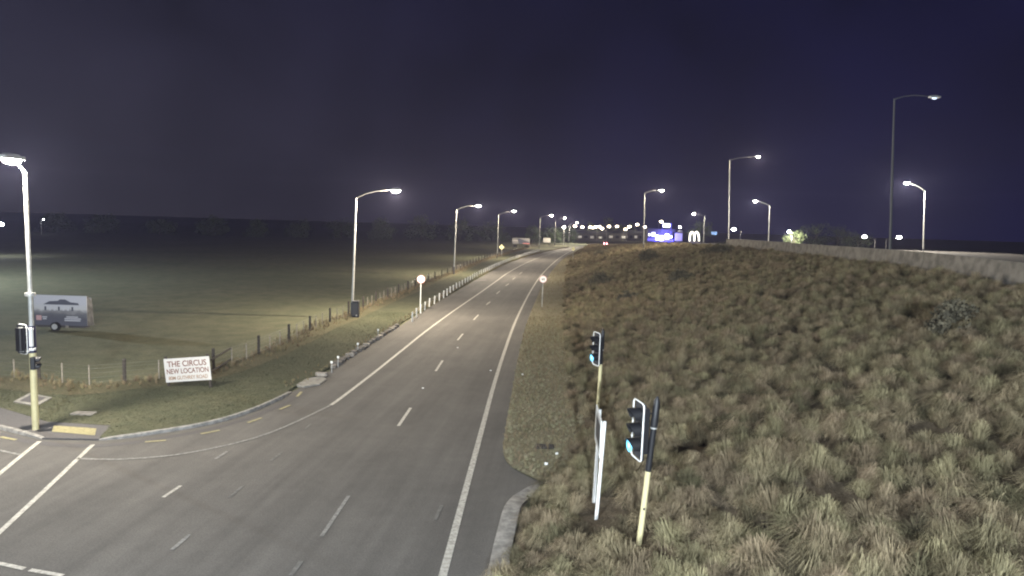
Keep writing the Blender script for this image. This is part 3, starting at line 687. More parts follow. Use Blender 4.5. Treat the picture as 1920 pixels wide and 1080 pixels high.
speed_sign((788, 583), (789.5, 523.5), 'round speed sign on a white post beside the left verge barrier', 'white')
speed_sign((1016, 576), (1018.5, 523.5), 'round speed sign on a grey post in the right verge grass', 'galv')
def diamond(base, cpx, label, size, m='sign_yellow'):
    b = G(*base); c = AT(*cpx, b.y); t = thing('warning_sign', b, label, 'warning sign', 'yellow diamond warning signs')
    f = face_cam(b); a = f.cross(Vector((0, 0, 1))).normalized(); u = Vector((0, 0, 1))
    MB().tube([b, c], 0.05, 8).build('post', M['galv'], t, True)
    q = c+f*0.07; h = size
    MB().prism([q+a*h, q+u*h, q-a*h, q-u*h], f*0.012).build('plate', M[m], t)
    for k in range(4):
        p0, p1 = [(a, u), (u, -a), (-a, -u), (-u, a)][k]
        MB().prism([q+f*.014+p0*h*.93, q+f*.014+p1*h*.93, q+f*.014+p1*h*.87, q+f*.014+p0*h*.87], f*0.002).build('border_line', M['sign_black'], t)
    MB().prism([q+f*.014+a*x*h+u*z*h for x, z in ((-.08, -.45), (.08, -.45), (.08, 0.05), (.3, .3), (.17, .42), (-.08, .16))], f*0.003).build('symbol', M['sign_black'], t)
diamond((941, 481), (940.5, 463.5), 'yellow diamond warning sign beside the third left street lamp', 0.78)
diamond((1074, 490), (1075, 467), 'dull yellow diamond warning sign on the right at the bend', 0.5)

# ------------------------------------------------------------------ wire rope barrier posts along the seal
bl = smooth_line(F2([(773, 603), (800, 578), (830, 560), (860, 540), (910, 511), (960, 488), (1000, 474.5), (1012, 471)]), 6)
pts = resample(bl, 2.6)
t = thing('wire_rope_barrier', Vector((pts[0].x, pts[0].y, 0)), 'white post wire rope barrier running along the left edge of the road', 'barrier')
pm = None
for p in pts:
    if pm is None:
        o = MB().box((p.x, p.y, 0.4), (0.11, 0.07, 0.85), None, 0.02).build('post', M['white'], t); pm = o; p0 = p
    else:
        o = pm.copy(); C.objects.link(o); o.parent = t; o.location = (p.x-p0.x, p.y-p0.y, random.uniform(-.06, .03)); o.rotation_euler = (random.uniform(-.05, .05), random.uniform(-.05, .05), 0)
for z in (0.45, 0.6, 0.72): MB().tube([(p.x, p.y-0.05, z) for p in pts], 0.012, 4).build('cable', M['wire'], t)

# ------------------------------------------------------------------ field fence: posts, battens, wires
fl = smooth_line(pf, 6); fpt = resample(fl, 1.5)
t = thing('field_fence', Vector((fpt[0].x, fpt[0].y, 0)), 'post and wire farm fence with thin battens along the field', 'fence')
pp = pb_ = None
for i, p in enumerate(fpt[:170]):
    big = i % 3 == 0
    ref = pp if big else pb_
    if ref is None:
        o = (MB().tube([(p.x, p.y, -0.1), (p.x, p.y, 1.22)], 0.085, 8) if big else MB().box((p.x, p.y, 0.52), (0.05, 0.035, 1.0))).build('post' if big else 'batten', M['wood' if big else 'batten'], t)
        o['at'] = (p.x, p.y)
        if big: pp = o
        else: pb_ = o
    else:
        o = ref.copy(); C.objects.link(o); o.parent = t; o.location = (p.x-ref['at'][0], p.y-ref['at'][1], random.uniform(-.08, .03))
for z in (0.2, 0.42, 0.64, 0.86, 1.02): MB().tube([(p.x, p.y-0.08, z) for p in fpt[:170]], 0.0032, 4).build('wire', M['wire'], t)
# timber stay rails behind the circus board
r1, r2 = flat(396, 705), flat(433, 684)
t = thing('timber_stay', r1, 'dark timber stay rails leaning behind the circus board', 'timber stay')
for z in (0.22, 0.85): MB().tube([r1+Vector((0, 0, z)), r2+Vector((0, 0, z+0.1))], 0.05, 6).build('rail', M['wood'], t)

# ------------------------------------------------------------------ circus board
cl, cr = flat(313, 727), flat(397, 722); Yb = cl.y
p00, p10, p11, p01 = AT(311, 717, Yb), AT(396, 711.5, Yb), AT(393, 668.5, Yb), AT(307, 673, Yb)
ex = (p10-p00); wbd = ex.length; exn = ex.normalized(); ey = (p01-p00); hbd = ey.length; eyn = Vector((0, 0, 1)); ny = exn.cross(eyn).normalized(); ny = ny if ny.y < 0 else -ny
eyn = ny.cross(exn).normalized(); eyn = eyn if eyn.z > 0 else -eyn
cc = (p00+p10+p11+p01)/4
t = thing('circus_board', Vector((cc.x, cc.y, 0)), 'white board reading THE CIRCUS NEW LOCATION on the corner lawn', 'sign board')
ax_ = (exn, ny, eyn)
MB().box(cc, (wbd, 0.025, hbd), ax_).build('panel', M['sign_white'], t)
for x in (-wbd*0.46, wbd*0.46): MB().box(cc+exn*x-ny*0.07-Vector((0, 0, 0.25)), (0.09, 0.09, hbd+0.7), ax_).build('post', M['wood'], t)
rot = Matrix((exn, eyn, ny)).transposed().to_euler()
def board_text(s, sz, dy, m, target_w):
    o = text('lettering', s, sz, cc+ny*0.0165+eyn*dy-origin(t), rot, M[m], t, 0.002)
    bpy.context.view_layer.update(); w = o.dimensions.x/o.scale.x
    o.scale = (target_w/w, 1, 1)
board_text('THE CIRCUS', hbd*0.34, hbd*0.25, 'maroon', wbd*0.86)
board_text('NEW LOCATION', hbd*0.30, -hbd*0.06, 'maroon', wbd*0.92)
board_text('80M GUTHREY ROAD', hbd*0.22, -hbd*0.34, 'tan_print', wbd*0.86)

# ------------------------------------------------------------------ billboard trailer in the field
def trailer_print():
    m = bpy.data.materials.new('printed_vinyl'); m.use_nodes = True; t = m.node_tree; bs = t.nodes['Principled BSDF']; bs.inputs['Roughness'].default_value = 0.5
    tcn = nn(t, 'ShaderNodeTexCoord'); mp = nn(t, 'ShaderNodeMapping'); t.links.new(tcn.outputs['Generated'], mp.inputs[0])
    sp = nn(t, 'ShaderNodeSeparateXYZ'); t.links.new(mp.outputs[0], sp.inputs[0])
    n = nn(t, 'ShaderNodeTexNoise'); n.inputs['Scale'].default_value = 4.5; n.inputs['Detail'].default_value = 6; t.links.new(mp.outputs[0], n.inputs['Vector'])
    v = nn(t, 'ShaderNodeTexVoronoi'); v.inputs['Scale'].default_value = 11; t.links.new(mp.outputs[0], v.inputs['Vector'])
    a = nn(t, 'ShaderNodeMath', operation='MULTIPLY_ADD'); a.inputs[1].default_value = 0.42; t.links.new(n.outputs[0], a.inputs[0]); t.links.new(sp.outputs[2], a.inputs[2])
    rp = nn(t, 'ShaderNodeValToRGB'); e = rp.color_ramp.elements
    e[0].position = 0.2; e[0].color = (0.085, 0.088, 0.115, 1); e[1].position = 0.95; e[1].color = (0.42, 0.43, 0.49, 1)
    for pos, c in ((0.45, (0.08, 0.083, 0.105)), (0.58, (0.12, 0.122, 0.14)), (0.70, (0.22, 0.222, 0.24)), (0.78, (0.42, 0.425, 0.45))):
        k = e.new(pos); k.color = (*c, 1)
    t.links.new(a.outputs[0], rp.inputs[0])
    mx = nn(t, 'ShaderNodeMix', data_type='RGBA', blend_type='MULTIPLY'); mx.inputs[0].default_value = 0.5
    t.links.new(rp.outputs[0], mx.inputs[6]); t.links.new(v.outputs['Color'], mx.inputs[7]); 
    t.links.new(rp.outputs[0], bs.inputs['Base Color']); return m
M['print'] = trailer_print()
M['print_end'] = mat('printed_end', (0.10, 0.095, 0.09), 0.6, 0, 0.45, 2.5)
gw = flat(106, 619); Yt = gw.y
A0, A1, A2, A3 = AT(65, 607, Yt), AT(164, 613, Yt), AT(166, 553, Yt), AT(68, 551, Yt)
t = thing('billboard_trailer', Vector((gw.x, gw.y, 0)), 'billboard trailer with a printed picture panel parked in the field', 'trailer')
ex = (A1-A0); ex.z = 0; L_t = ex.length; exn = ex.normalized(); H_t = A3.z-A0.z; z0 = (A0.z+A1.z)/2
nyy = Vector((exn.y, -exn.x, 0)); nyy = nyy if nyy.y < 0 else -nyy
cT = (A0+A1)/2; cT.z = 0
ax_ = (exn, nyy, Vector((0, 0, 1)))
MB().box(cT+Vector((0, 0, z0+H_t/2)), (L_t, 0.05, H_t), ax_).build('picture_panel', M['print'], t)
bk = cT-nyy*0.5
MB().prism([cT+exn*L_t/2+Vector((0, 0, z0))-nyy*0.03, cT+exn*(L_t/2+0.02)+Vector((0, 0, z0+H_t))-nyy*0.03, bk+exn*(L_t/2+0.06)+Vector((0, 0, z0+H_t*0.8)), bk+exn*(L_t/2+0.16)+Vector((0, 0, z0))], -exn*0.04).build('end_panel', M['print_end'], t)
MB().box(bk+Vector((0, 0, z0+H_t*0.46)), (L_t, 0.05, H_t*0.92), ax_).build('rear_panel', M['wall_grey'], t)
MB().box(cT-nyy*0.26+Vector((0, 0, z0-0.08)), (L_t*0.92, 0.5, 0.14), ax_).build('chassis', M['iron'], t)
hub = cT-exn*(L_t*0.06)+nyy*0.16+Vector((0, 0, 0.30))
w = MB().disc(hub, nyy, 0.31, 0.18, 18).build('wheel', M['rubber'], t); MB().disc(hub+nyy*0.182, nyy, 0.20, 0.015, 14).build('rim', M['rim'], w)
MB().box(hub+exn*0.75+Vector((0, 0, 0.0)), (0.22, 0.05, 0.15), ax_, .04).build('marker_light', M['pale_stone'], t)
MB().tube([cT-exn*L_t/2-nyy*0.6+Vector((0, 0, z0-.1)), cT-exn*(L_t/2+1.3)-nyy*0.6+Vector((0, 0, z0-.15))], 0.05, 6).build('drawbar', M['iron'], t)
def tp_(u_, v_, w_, h_, name, m): MB().box(cT+exn*((u_-0.5)*L_t)+Vector((0, 0, z0+v_*H_t))+nyy*0.028, (w_*L_t, 0.006, h_*H_t), ax_).build(name, M[m], t)
M['print_white'] = mat('printed_white', (0.42, 0.43, 0.48), 0.6); M['print_pink'] = mat('printed_pink', (0.42, 0.27, 0.28), 0.6); M['print_dark'] = mat('printed_dark', (0.075, 0.08, 0.105), 0.6)
# printed picture of a long white house among trees, and unreadable small lines
tp_(0.09, 0.24, 0.10, 0.16, 'printed_square', 'print_pink')
for v_, w_ in ((0.27, 0.09), (0.21, 0.07)): tp_(0.20, v_, w_, 0.035, 'printed_line', 'print_white')
for v_, w_, u_ in ((0.29, 0.22, 0.72), (0.23, 0.31, 0.73), (0.17, 0.30, 0.725)): tp_(u_, v_, w_, 0.035, 'printed_line', 'print_white')
tp_(0.45, 0.665, 0.62, 0.025, 'printed_roof_edge', 'print_white')
MB().prism([cT+exn*((u_-0.5)*L_t)+Vector((0, 0, z0+v_*H_t))+nyy*0.028 for u_, v_ in ((0.18, .69), (.30, .80), (.46, .82), (.50, .87), (.60, .87), (.70, .78), (.84, .76), (.86, .69))], nyy*0.004).build('printed_roof', M['print_dark'], t)
for k in range(7): tp_(0.22+0.085*k, 0.56, 0.035, 0.13, 'printed_window', 'print_white' if k % 3 else 'print_dark')

# far trailer, white board, cabinet
q = flat(972, 463); Yf = q.y
t = thing('flatbed_trailer', q, 'pale curtain sided trailer with a dark sloping print parked beyond the yellow diamond', 'trailer')
f0, f1, f2, f3 = AT(960, 461, Yf), AT(993, 463, Yf), AT(995, 448, Yf), AT(960, 446, Yf)
zb = f0.z+0.9; wT = f1.x-f0.x; hT = f3.z-zb; cT2 = Vector(((f0.x+f1.x)/2, Yf, 0))
MB().box(cT2+Vector((0, 0, zb+hT/2)), (wT, 2.4, hT), None, 0.1).build('body', M['wall_grey'], t)
MB().prism([cT2+Vector((wT*(u_-.5), -1.21, zb+hT*v_)) for u_, v_ in ((.3, .95), (.42, .95), (1.0, .35), (1.0, .02), (.38, .02))], (0, -0.02, 0)).build('dark_print', M['print_dark'], t)
MB().box(cT2+Vector((-wT*0.33, -1.22, zb+hT*0.55)), (wT*0.3, 0.02, hT*0.2)).build('pale_stripe', M['sign_white'], t)
MB().box(cT2+Vector((wT*0.30, -1.235, zb+hT*0.1)), (wT*0.38, 0.02, hT*0.14)).build('red_stripe', M['sign_red'], t)
for x in (-.36, -.26, .3, .4):
    w = MB().disc(cT2+Vector((wT*x, -1.2, 0.45)), (0, -1, 0), 0.45, 0.3, 14).build('wheel', M['rubber'], t)
q = flat(1025, 460); Yf = q.y
t = thing('notice_board', q, 'small plain white board on two posts beyond the far lamps', 'sign board')
w0 = AT(1018, 450, Yf); w1 = AT(1031.5, 450, Yf); wd = w1.x-w0.x; hb = wd*0.6; cz = AT(1025, 450.5, Yf).z
MB().box((q.x, Yf, cz), (wd, 0.1, hb)).build('panel', M['sign_white'], t)
for x in (-.35, .35): MB().box((q.x+wd*x, Yf+0.12, cz/2), (0.18, 0.12, cz)).build('post', M['wood'], t)
q = flat(667, 595, 0.05)
t = thing('cabinet', q, 'black roadside cabinet at the foot of the nearest left verge lamp', 'cabinet')
MB().box(q+Vector((0, 0, 0.70)), (0.55, 0.45, 1.35), None, 0.04).build('body', M['black'], t)
MB().box(q+Vector((0, 0, 1.40)), (0.60, 0.50, 0.07), None, 0.04).build('lid', M['dark_base'], t); MB().box(q+Vector((0, -0.235, 0.72)), (0.45, 0.02, 1.1)).build('door', M['dark_base'], t)
MB().box(q+Vector((0.12, -0.25, 0.2)), (0.1, 0.01, 0.12)).build('notice', M['sign_white'], t)

# ------------------------------------------------------------------ concrete barrier along the embankment top
Y0, Y1 = 14.0, 110.0
ya = np.linspace(Y0, Y1, 33)
t = thing('concrete_barrier', on(float(crest(Y0))+1.3, Y0), 'pale concrete safety barrier along the top of the tussock slope', 'barrier')
prof = [(-0.22, -0.75), (-0.20, -0.1), (-0.16, 0.2), (-0.10, 0.95), (0.10, 0.95), (0.16, 0.34), (0.30, 0.12), (0.30, -0.75)]
for k in range(len(ya)-1):
    y0, y1 = ya[k]+0.015, ya[k+1]-0.015; vs = []
    for y in (y0, y1):
        for dx, dz in prof: vs.append((float(crest(y))+1.3+dx, y, float(zc(y))+dz))
    n = 8
    MB().add(vs, [tuple(range(n)), tuple(range(2*n-1, n-1, -1))]+[(i, n+i, n+(i+1) % n, (i+1) % n) for i in range(n)]).build('barrier_panel', M['barrier'], t)

# ------------------------------------------------------------------ far things: service station, arches sign, car, houses
def AXY(px, py, Y): return AT(px, py, Y)
Y = 300.0
b = AT(1238, 452, Y); zg = 1.3; b.z = zg
t = thing('service_station', b, 'blue lit service station with bright white windows behind the slope', 'service station')
def rect(x0, y0, x1, y1, dy, th, name, m, yy_=Y):
    a = AT(x0, y1, yy_); c = AT(x1, y0, yy_)
    return MB().box(((a.x+c.x)/2, yy_-dy, (a.z+c.z)/2), (abs(c.x-a.x), th, abs(c.z-a.z))).build(name, M[m], t)
rect(1214, 433, 1262, 453, -4, 8, 'shop_wall', 'roof_dark')
rect(1212, 430, 1264, 433, -3, 10, 'shop_roof', 'roof_dark')
for x0, y0, x1, y1 in ((1216, 438, 1219, 442), (1222, 436, 1228, 443), (1229, 441, 1235, 450), (1236, 442, 1244, 451), (1247, 439, 1255, 448), (1257, 442, 1260, 446)):
    rect(x0, y0, x1, y1, 0.1, 0.15, 'lit_window', 'lit_window')
rect(1214, 447, 1229, 451, 0.15, 0.1, 'blue_panel', 'blue_light'); rect(1244.5, 449, 1263, 452, 0.15, 0.1, 'blue_panel', 'blue_light')
rect(1243, 419.5, 1256, 426, 0.3, 0.6, 'roof_sign', 'lit_window')
rect(1240, 430, 1258, 433, 0.2, 0.3, 'blue_fascia', 'blue_light'); rect(1257, 418, 1259, 436, 0.2, 0.3, 'blue_post', 'blue_light'); rect(1241, 419, 1242.5, 436, 0.2, 0.3, 'blue_post', 'blue_light')
lp = AT(1245, 444, Y); d = bpy.data.lights.new('lamp_light', 'POINT'); d.energy = 5000; d.color = (0.2, 0.18, 1.0); d.shadow_soft_size = 1
o = bpy.data.objects.new('lamp_light', d); C.objects.link(o); o.parent = t; o.location = Vector((lp.x, Y-4, lp.z))-b
b = AT(1272, 454, Y); b.z = 1.4
t = thing('panel_wall', b, 'pale grey upright panel right of the blue service station', 'panel')
rect(1265, 437.5, 1279.5, 451.5, 0, 0.4, 'panel', 'sign_white'); rect(1264.5, 451.5, 1280, 454, 0, 0.5, 'plinth', 'roof_dark'); rect(1270, 432, 1280, 436.5, -0.5, 0.4, 'top_box', 'roof_dark')
Y = 260.0
b = AT(1302, 455, Y); b.z = float(zc(Y))-0.5
t = thing('arches_sign', b, 'lit pale double arches sign on a dark board beside a thin lamp', 'sign')
rect(1290, 431.5, 1315, 453, -0.3, 0.3, 'board', 'dark_green')
rect(1291, 453, 1315, 456, -0.2, 0.5, 'plinth', 'concrete')
def arch(cx, w):
    pts = []
    for k in range(13):
        a = math.pi*k/12; pts.append(AT(cx-w*math.cos(a), 452-17*math.sin(a)**0.75, Y-0.1))
    return MB().tube(pts, 0.27, 8).build('arch', M['arch'], t, True)
arch(1297.6, 4.4); arch(1306.2, 4.4)
Y = 300.0
b = AT(1338, 450, Y); b.z = 1.2
t = thing('lit_panel_sign', b, 'small pale blue lit sign low on the skyline right of the arches', 'sign')
rect(1333.5, 434.5, 1344, 440, 0, 0.3, 'panel', 'blue_sign'); rect(1337, 440, 1338.2, 453, 0.2, 0.2, 'post', 'roof_dark')
hd = AT(1423, 455, 200); tt = thing('ground_light', hd, 'small blue white light sitting just above the barrier', 'lamp')
MB().ball(hd, 0.22, 0.22, 0.18, 8, 5).build('lens', M['lens_cool'], tt); MB().tube([hd-Vector((0, 0, .2)), Vector((hd.x, hd.y, hd.z-1.2))], 0.08, 6).build('stand', M['galv'], tt)
# car
q = flat(1136, 459.5); q.z = 0
t = thing('parked_car', q, 'dark red car with glowing tail lights where the road passes the slope', 'car')
prof = [(-2.1, .35), (-2.1, .85), (-1.95, .98), (-1.5, 1.42), (0.2, 1.46), (0.95, 1.0), (1.9, 0.85), (2.1, .6), (2.1, .35)]
fd = Vector((0.25, 0.97, 0)).normalized(); sd = Vector((fd.y, -fd.x, 0))
MB().prism([q+fd*x-sd*0.85+Vector((0, 0, z)) for x, z in prof], sd*1.7).build('body', M['car'], t)
MB().prism([q+fd*x-sd*0.6+Vector((0, 0, z)) for x, z in ((-1.99, 1.0), (-1.62, 1.36), (-1.66, 1.37), (-2.03, 1.0))], sd*1.2).build('rear_window', M['glass'], t)
for s in (-1, 1):
    MB().box(q+fd*(-2.12)+sd*(0.62*s)+Vector((0, 0, .82)), (0.42, 0.05, 0.3), (sd, fd, Vector((0, 0, 1)))).build('tail_light', M['tail'], t)
    for x in (-1.3, 1.3): MB().disc(q+fd*x+sd*(0.72*s)+Vector((0, 0, .32)), sd*s, 0.32, 0.16, 12).build('wheel', M['rubber'], t)
MB().box(q+fd*(-2.12)+Vector((0, 0, .6)), (0.5, 0.03, 0.13), (sd, fd, Vector((0, 0, 1)))).build('number_plate', M['sign_white'], t)
# low houses of the town
for i, (px, w, h, Y, l) in enumerate([(1092, 16, 4.5, 440, 'low pale town building at the end of the road, left of the lamps'), (1120, 14, 4, 455, 'low town building with a bright awning where the road ends'), (1150, 18, 5, 470, 'long low town building behind the red tail lights'), (1186, 14, 5.5, 480, 'town building left of the blue service station')]):
    p = AT(px, 440, Y); b = Vector((p.x, p.y, 0)); t = thing('town_building', b, l, 'building', 'low buildings of the town')
    MB().box(b+Vector((0, 0, h/2)), (w, 8, h)).build('wall', M['town_wall'], t)
    MB().prism([b+Vector((-w/2-.5, -4.5, h+.01)), b+Vector((-w/2-.5, 4.5, h+.01)), b+Vector((-w/2-.5, 0, h+1.8))], (w+1, 0, 0)).build('roof', M['roof_dark'], t)
    for k in range(4): MB().box(b+Vector((-w/2+w*(k+.5)/4, -4.03, h*0.5)), (w/7, 0.1, h*0.35)).build('window', M['warm_window'] if (k+i) % 2 else M['glass'], t)

# ------------------------------------------------------------------ trees and bushes
def tree(name, base, H, Wd, label, leafm, group=None, nleaf=900, trunk=0.25, seed=1, low=0.25, ls=0.5):
    rg = random.Random(seed); t = thing(name, base, label, 'tree' if trunk else 'shrub', group)
    if trunk:
        tr = MB(); tr.tube([base-Vector((0, 0, .3)), base+Vector((rg.uniform(-.1, .1), 0, H*.35)), base+Vector((rg.uniform(-.3, .3), 0, H*.75))], [trunk, trunk*.7, trunk*.25], 7)
        for k in range(5):
            a = rg.uniform(0, 6.28); z = H*rg.uniform(.3, .6)
            tr.tube([base+Vector((0, 0, z)), base+Vector((math.cos(a)*Wd*.3, math.sin(a)*Wd*.3, z+H*.22))], [trunk*.4, trunk*.12], 5)
        tr.build('trunk', M['bark'], t, True)
    cl = []
    for k in range(26):
        a = rg.uniform(0, 6.28); rr = math.sqrt(rg.random())*Wd*.42; z = H*(low+(1-low)*rg.random()); k_ = 1-abs((z/H-(low+.35))/0.75)**2
        cl.append((base+Vector((math.cos(a)*rr*max(.3, k_), math.sin(a)*rr*max(.3, k_), z*0.93)), Wd*rg.uniform(.09, .2)))
    mb = MB()
    for k in range(nleaf):
        c, r = rg.choice(cl); d = Vector((rg.gauss(0, 1), rg.gauss(0, 1), rg.gauss(0, .8))); d = d.normalized()*r*rg.random()**.4
        p = c+d; s = ls*rg.uniform(.6, 1.3); a = Vector((rg.gauss(0, 1), rg.gauss(0, 1), rg.gauss(0, 1))).normalized(); b_ = a.cross(Vector((rg.gauss(0, 1), rg.gauss(0, 1), rg.gauss(0, 1)))).normalized()
        mb.add([p-a*s*.5, p+b_*s*.28, p+a*s*.5, p-b_*s*.28], [(0, 1, 2, 3)])
    mb.build('crown', M[leafm], t); return t
def tree_px(px, Y, H, Wd, label, leafm, **k):
    p = AT(px, 440, Y); b = on(p.x, p.y) if Y < 350 else Vector((p.x, p.y, 0)); return tree('tree' if k.get('trunk', 1) else 'bush', b, H, Wd, label, leafm, **k)
tree_px(1312, 285, 11.5, 12, 'dark round tree behind the arches sign', 'leaf', seed=3, nleaf=1600)
tree_px(1490, 240, 6.4, 8, 'pale green tree lit up by a lamp beyond the barrier', 'leaf_lit', seed=4, nleaf=1500)
for i, (px, Y, H, Wd, l) in enumerate([(1530, 255, 10, 13, 'dark tree next to the pale lit tree'), (1572, 265, 9, 14, 'dark spreading tree between the pale tree and the low lamps'), (1610, 290, 8, 14, 'low dark tree behind the left of the two low lamps')]):
    tree_px(px, Y, H, Wd, l, 'leaf', seed=20+i, nleaf=1500, group='trees beyond the motorway')
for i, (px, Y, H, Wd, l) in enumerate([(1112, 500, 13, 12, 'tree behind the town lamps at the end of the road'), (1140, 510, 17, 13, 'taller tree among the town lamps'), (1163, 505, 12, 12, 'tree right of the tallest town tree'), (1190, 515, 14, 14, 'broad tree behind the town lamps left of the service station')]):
    tree_px(px, Y, H, Wd, l, 'leaf_lit', seed=30+i, nleaf=1100, group='trees among the town lamps', ls=0.9)
for i, (px, Y, H, Wd, l) in enumerate([(1000, 330, 8, 13, 'dark bush mass behind the far trailer'), (1038, 345, 8, 14, 'dark bush behind the small white board'), (1068, 360, 8.5, 12, 'dark bush left of the road bend')]):
    tree_px(px, Y, H, Wd, l, 'leaf', seed=40+i, nleaf=1500, group='dark bushes by the bend', low=0.02, ls=0.7)
DIM = ['dim tree across the field, first one left of the pole of the nearest verge lamp', 'dim tree across the field right behind the pole of the nearest verge lamp', 'dim tree across the field under the head of the nearest verge lamp', 'dim tree across the field between the first and second verge lamps',
       'dim tree across the field behind the second verge lamp pole', 'dim tree across the field behind the third verge lamp pole', 'dim tree across the field, second one left of the nearest verge lamp pole', 'dim tree across the field, third one left of the nearest verge lamp pole',
       'dim tree across the field in the middle between signal pole and verge lamp', 'dim tree across the field well right of the billboard trailer', 'dim tree across the field straight above the billboard trailer']
for i, (px, Y, H, Wd) in enumerate([(560, 300, 7, 15), (640, 310, 10, 17), (715, 295, 9, 16), (790, 310, 11, 18), (860, 320, 10, 18), (925, 340, 9, 19), (480, 290, 6.5, 14), (400, 285, 8, 15), (300, 280, 6, 16), (190, 275, 7, 17), (100, 270, 7, 15)]):
    tree_px(px, Y, H, Wd, DIM[i], 'leaf', seed=60+i, nleaf=1500, group='dim trees across the field', low=0.05, ls=0.8)
# dark shrubs on the slope
for i, (px, py, H, Wd, l) in enumerate([(1785, 640, 1.5, 2.3, 'large dark shrub high on the right of the tussock slope'), (1128, 536, 1.3, 4.2, 'dark low shrub spread above the right speed sign'), (1216, 492, 1.6, 4.5, 'dark shrub on the upper slope near the service station'),
                                        (1178, 566, 0.9, 2.4, 'small dark shrub above the farther traffic light'), (1280, 530, 1.0, 3.4, 'dark shrub midway up the slope'), (1128, 480, 1.2, 5.0, 'dark shrub at the foot of the slope by the bend'), (1350, 480, 1.4, 5.0, 'dark shrub right below the left end of the barrier')]):
    b = G(px, py); tree('bush', b, H, Wd, l, 'shrub', 'dark shrubs on the tussock slope', 2600, 0, 80+i, 0.0, 0.2)

# ------------------------------------------------------------------ thin scattering volume added for glow around the lamps
HZ = 0.00022
hz = bpy.data.materials.new('lamp_glow'); hz.use_nodes = True; ht = hz.node_tree
for n in list(ht.nodes):
    if n.type == 'BSDF_PRINCIPLED': ht.nodes.remove(n)
pv = nn(ht, 'ShaderNodeVolumePrincipled'); pv.inputs['Color'].default_value = (0.62, 0.62, 1.0, 1); pv.inputs['Density'].default_value = HZ; pv.inputs['Anisotropy'].default_value = 0.3
ht.links.new(pv.outputs[0], [n for n in ht.nodes if n.type == 'OUTPUT_MATERIAL'][0].inputs['Volume'])
tag(MB().box((0, 300, 23.5), (900, 760, 53)).build('lamp_glow_haze', hz), kind='stuff')
S.cycles.volume_bounces = 0

# ------------------------------------------------------------------ grasses (uncountable cover): scattered tufts
def tuft(name, m, nb, h, spread, w, droop, seed, segs=3, dome=False):
    rg = random.Random(seed); vs = []; fs = []; tips = []
    for k in range(nb):
        br = rg.uniform(.25, 1.0); a = rg.uniform(0, 6.283); r_ = spread*0.30*math.sqrt(rg.random()); hh = h*rg.uniform(.55, 1.1); out_ = spread*rg.uniform(.3, 1.0); dr = droop*rg.uniform(.5, 1.4)
        if dome: out_ = spread*math.sqrt(rg.uniform(.02, 1.0)); hh = h*rg.uniform(.75, 1.08)*(1-0.5*(out_/spread)**2)
        bx, by = math.cos(a)*r_, math.sin(a)*r_; a2 = a+rg.uniform(-.5, .5); dx, dy = math.cos(a2), math.sin(a2); px_, py_ = -dy, dx
        i0 = len(vs); tw = rg.uniform(-.6, .6)
        for s in range(segs+1):
            f = s/segs; ww = w*(1-f*0.85)
            x = bx+dx*out_*f**1.3; y = by+dy*out_*f**1.3; z = hh*(math.sin(f*math.pi*(0.5+0.28*dr))/1.0) if droop else hh*f
            qx, qy = px_*math.cos(tw)+dx*math.sin(tw), py_*math.cos(tw)+dy*math.sin(tw)
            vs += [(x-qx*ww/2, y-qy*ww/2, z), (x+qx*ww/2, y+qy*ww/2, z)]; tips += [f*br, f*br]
        for s in range(segs): fs.append((i0+2*s, i0+2*s+1, i0+2*s+3, i0+2*s+2))
    me = bpy.data.meshes.new(name); me.from_pydata(vs, [], fs); me.materials.append(m)
    at = me.attributes.new('tip', 'FLOAT', 'POINT'); at.data.foreach_set('value', tips)
    return bpy.data.objects.new(name, me)
def in_poly(P, poly):
    x, y = P[:, 0], P[:, 1]; ins = np.zeros(len(P), bool); n = len(poly); j = n-1
    for i in range(n):
        xi, yi = poly[i][0], poly[i][1]; xj, yj = poly[j][0], poly[j][1]
        c = ((yi > y) != (yj > y)) & (x < (xj-xi)*(y-yi)/((yj-yi) if abs(yj-yi) > 1e-9 else 1e-9)+xi)
        ins ^= c; j = i
    return ins
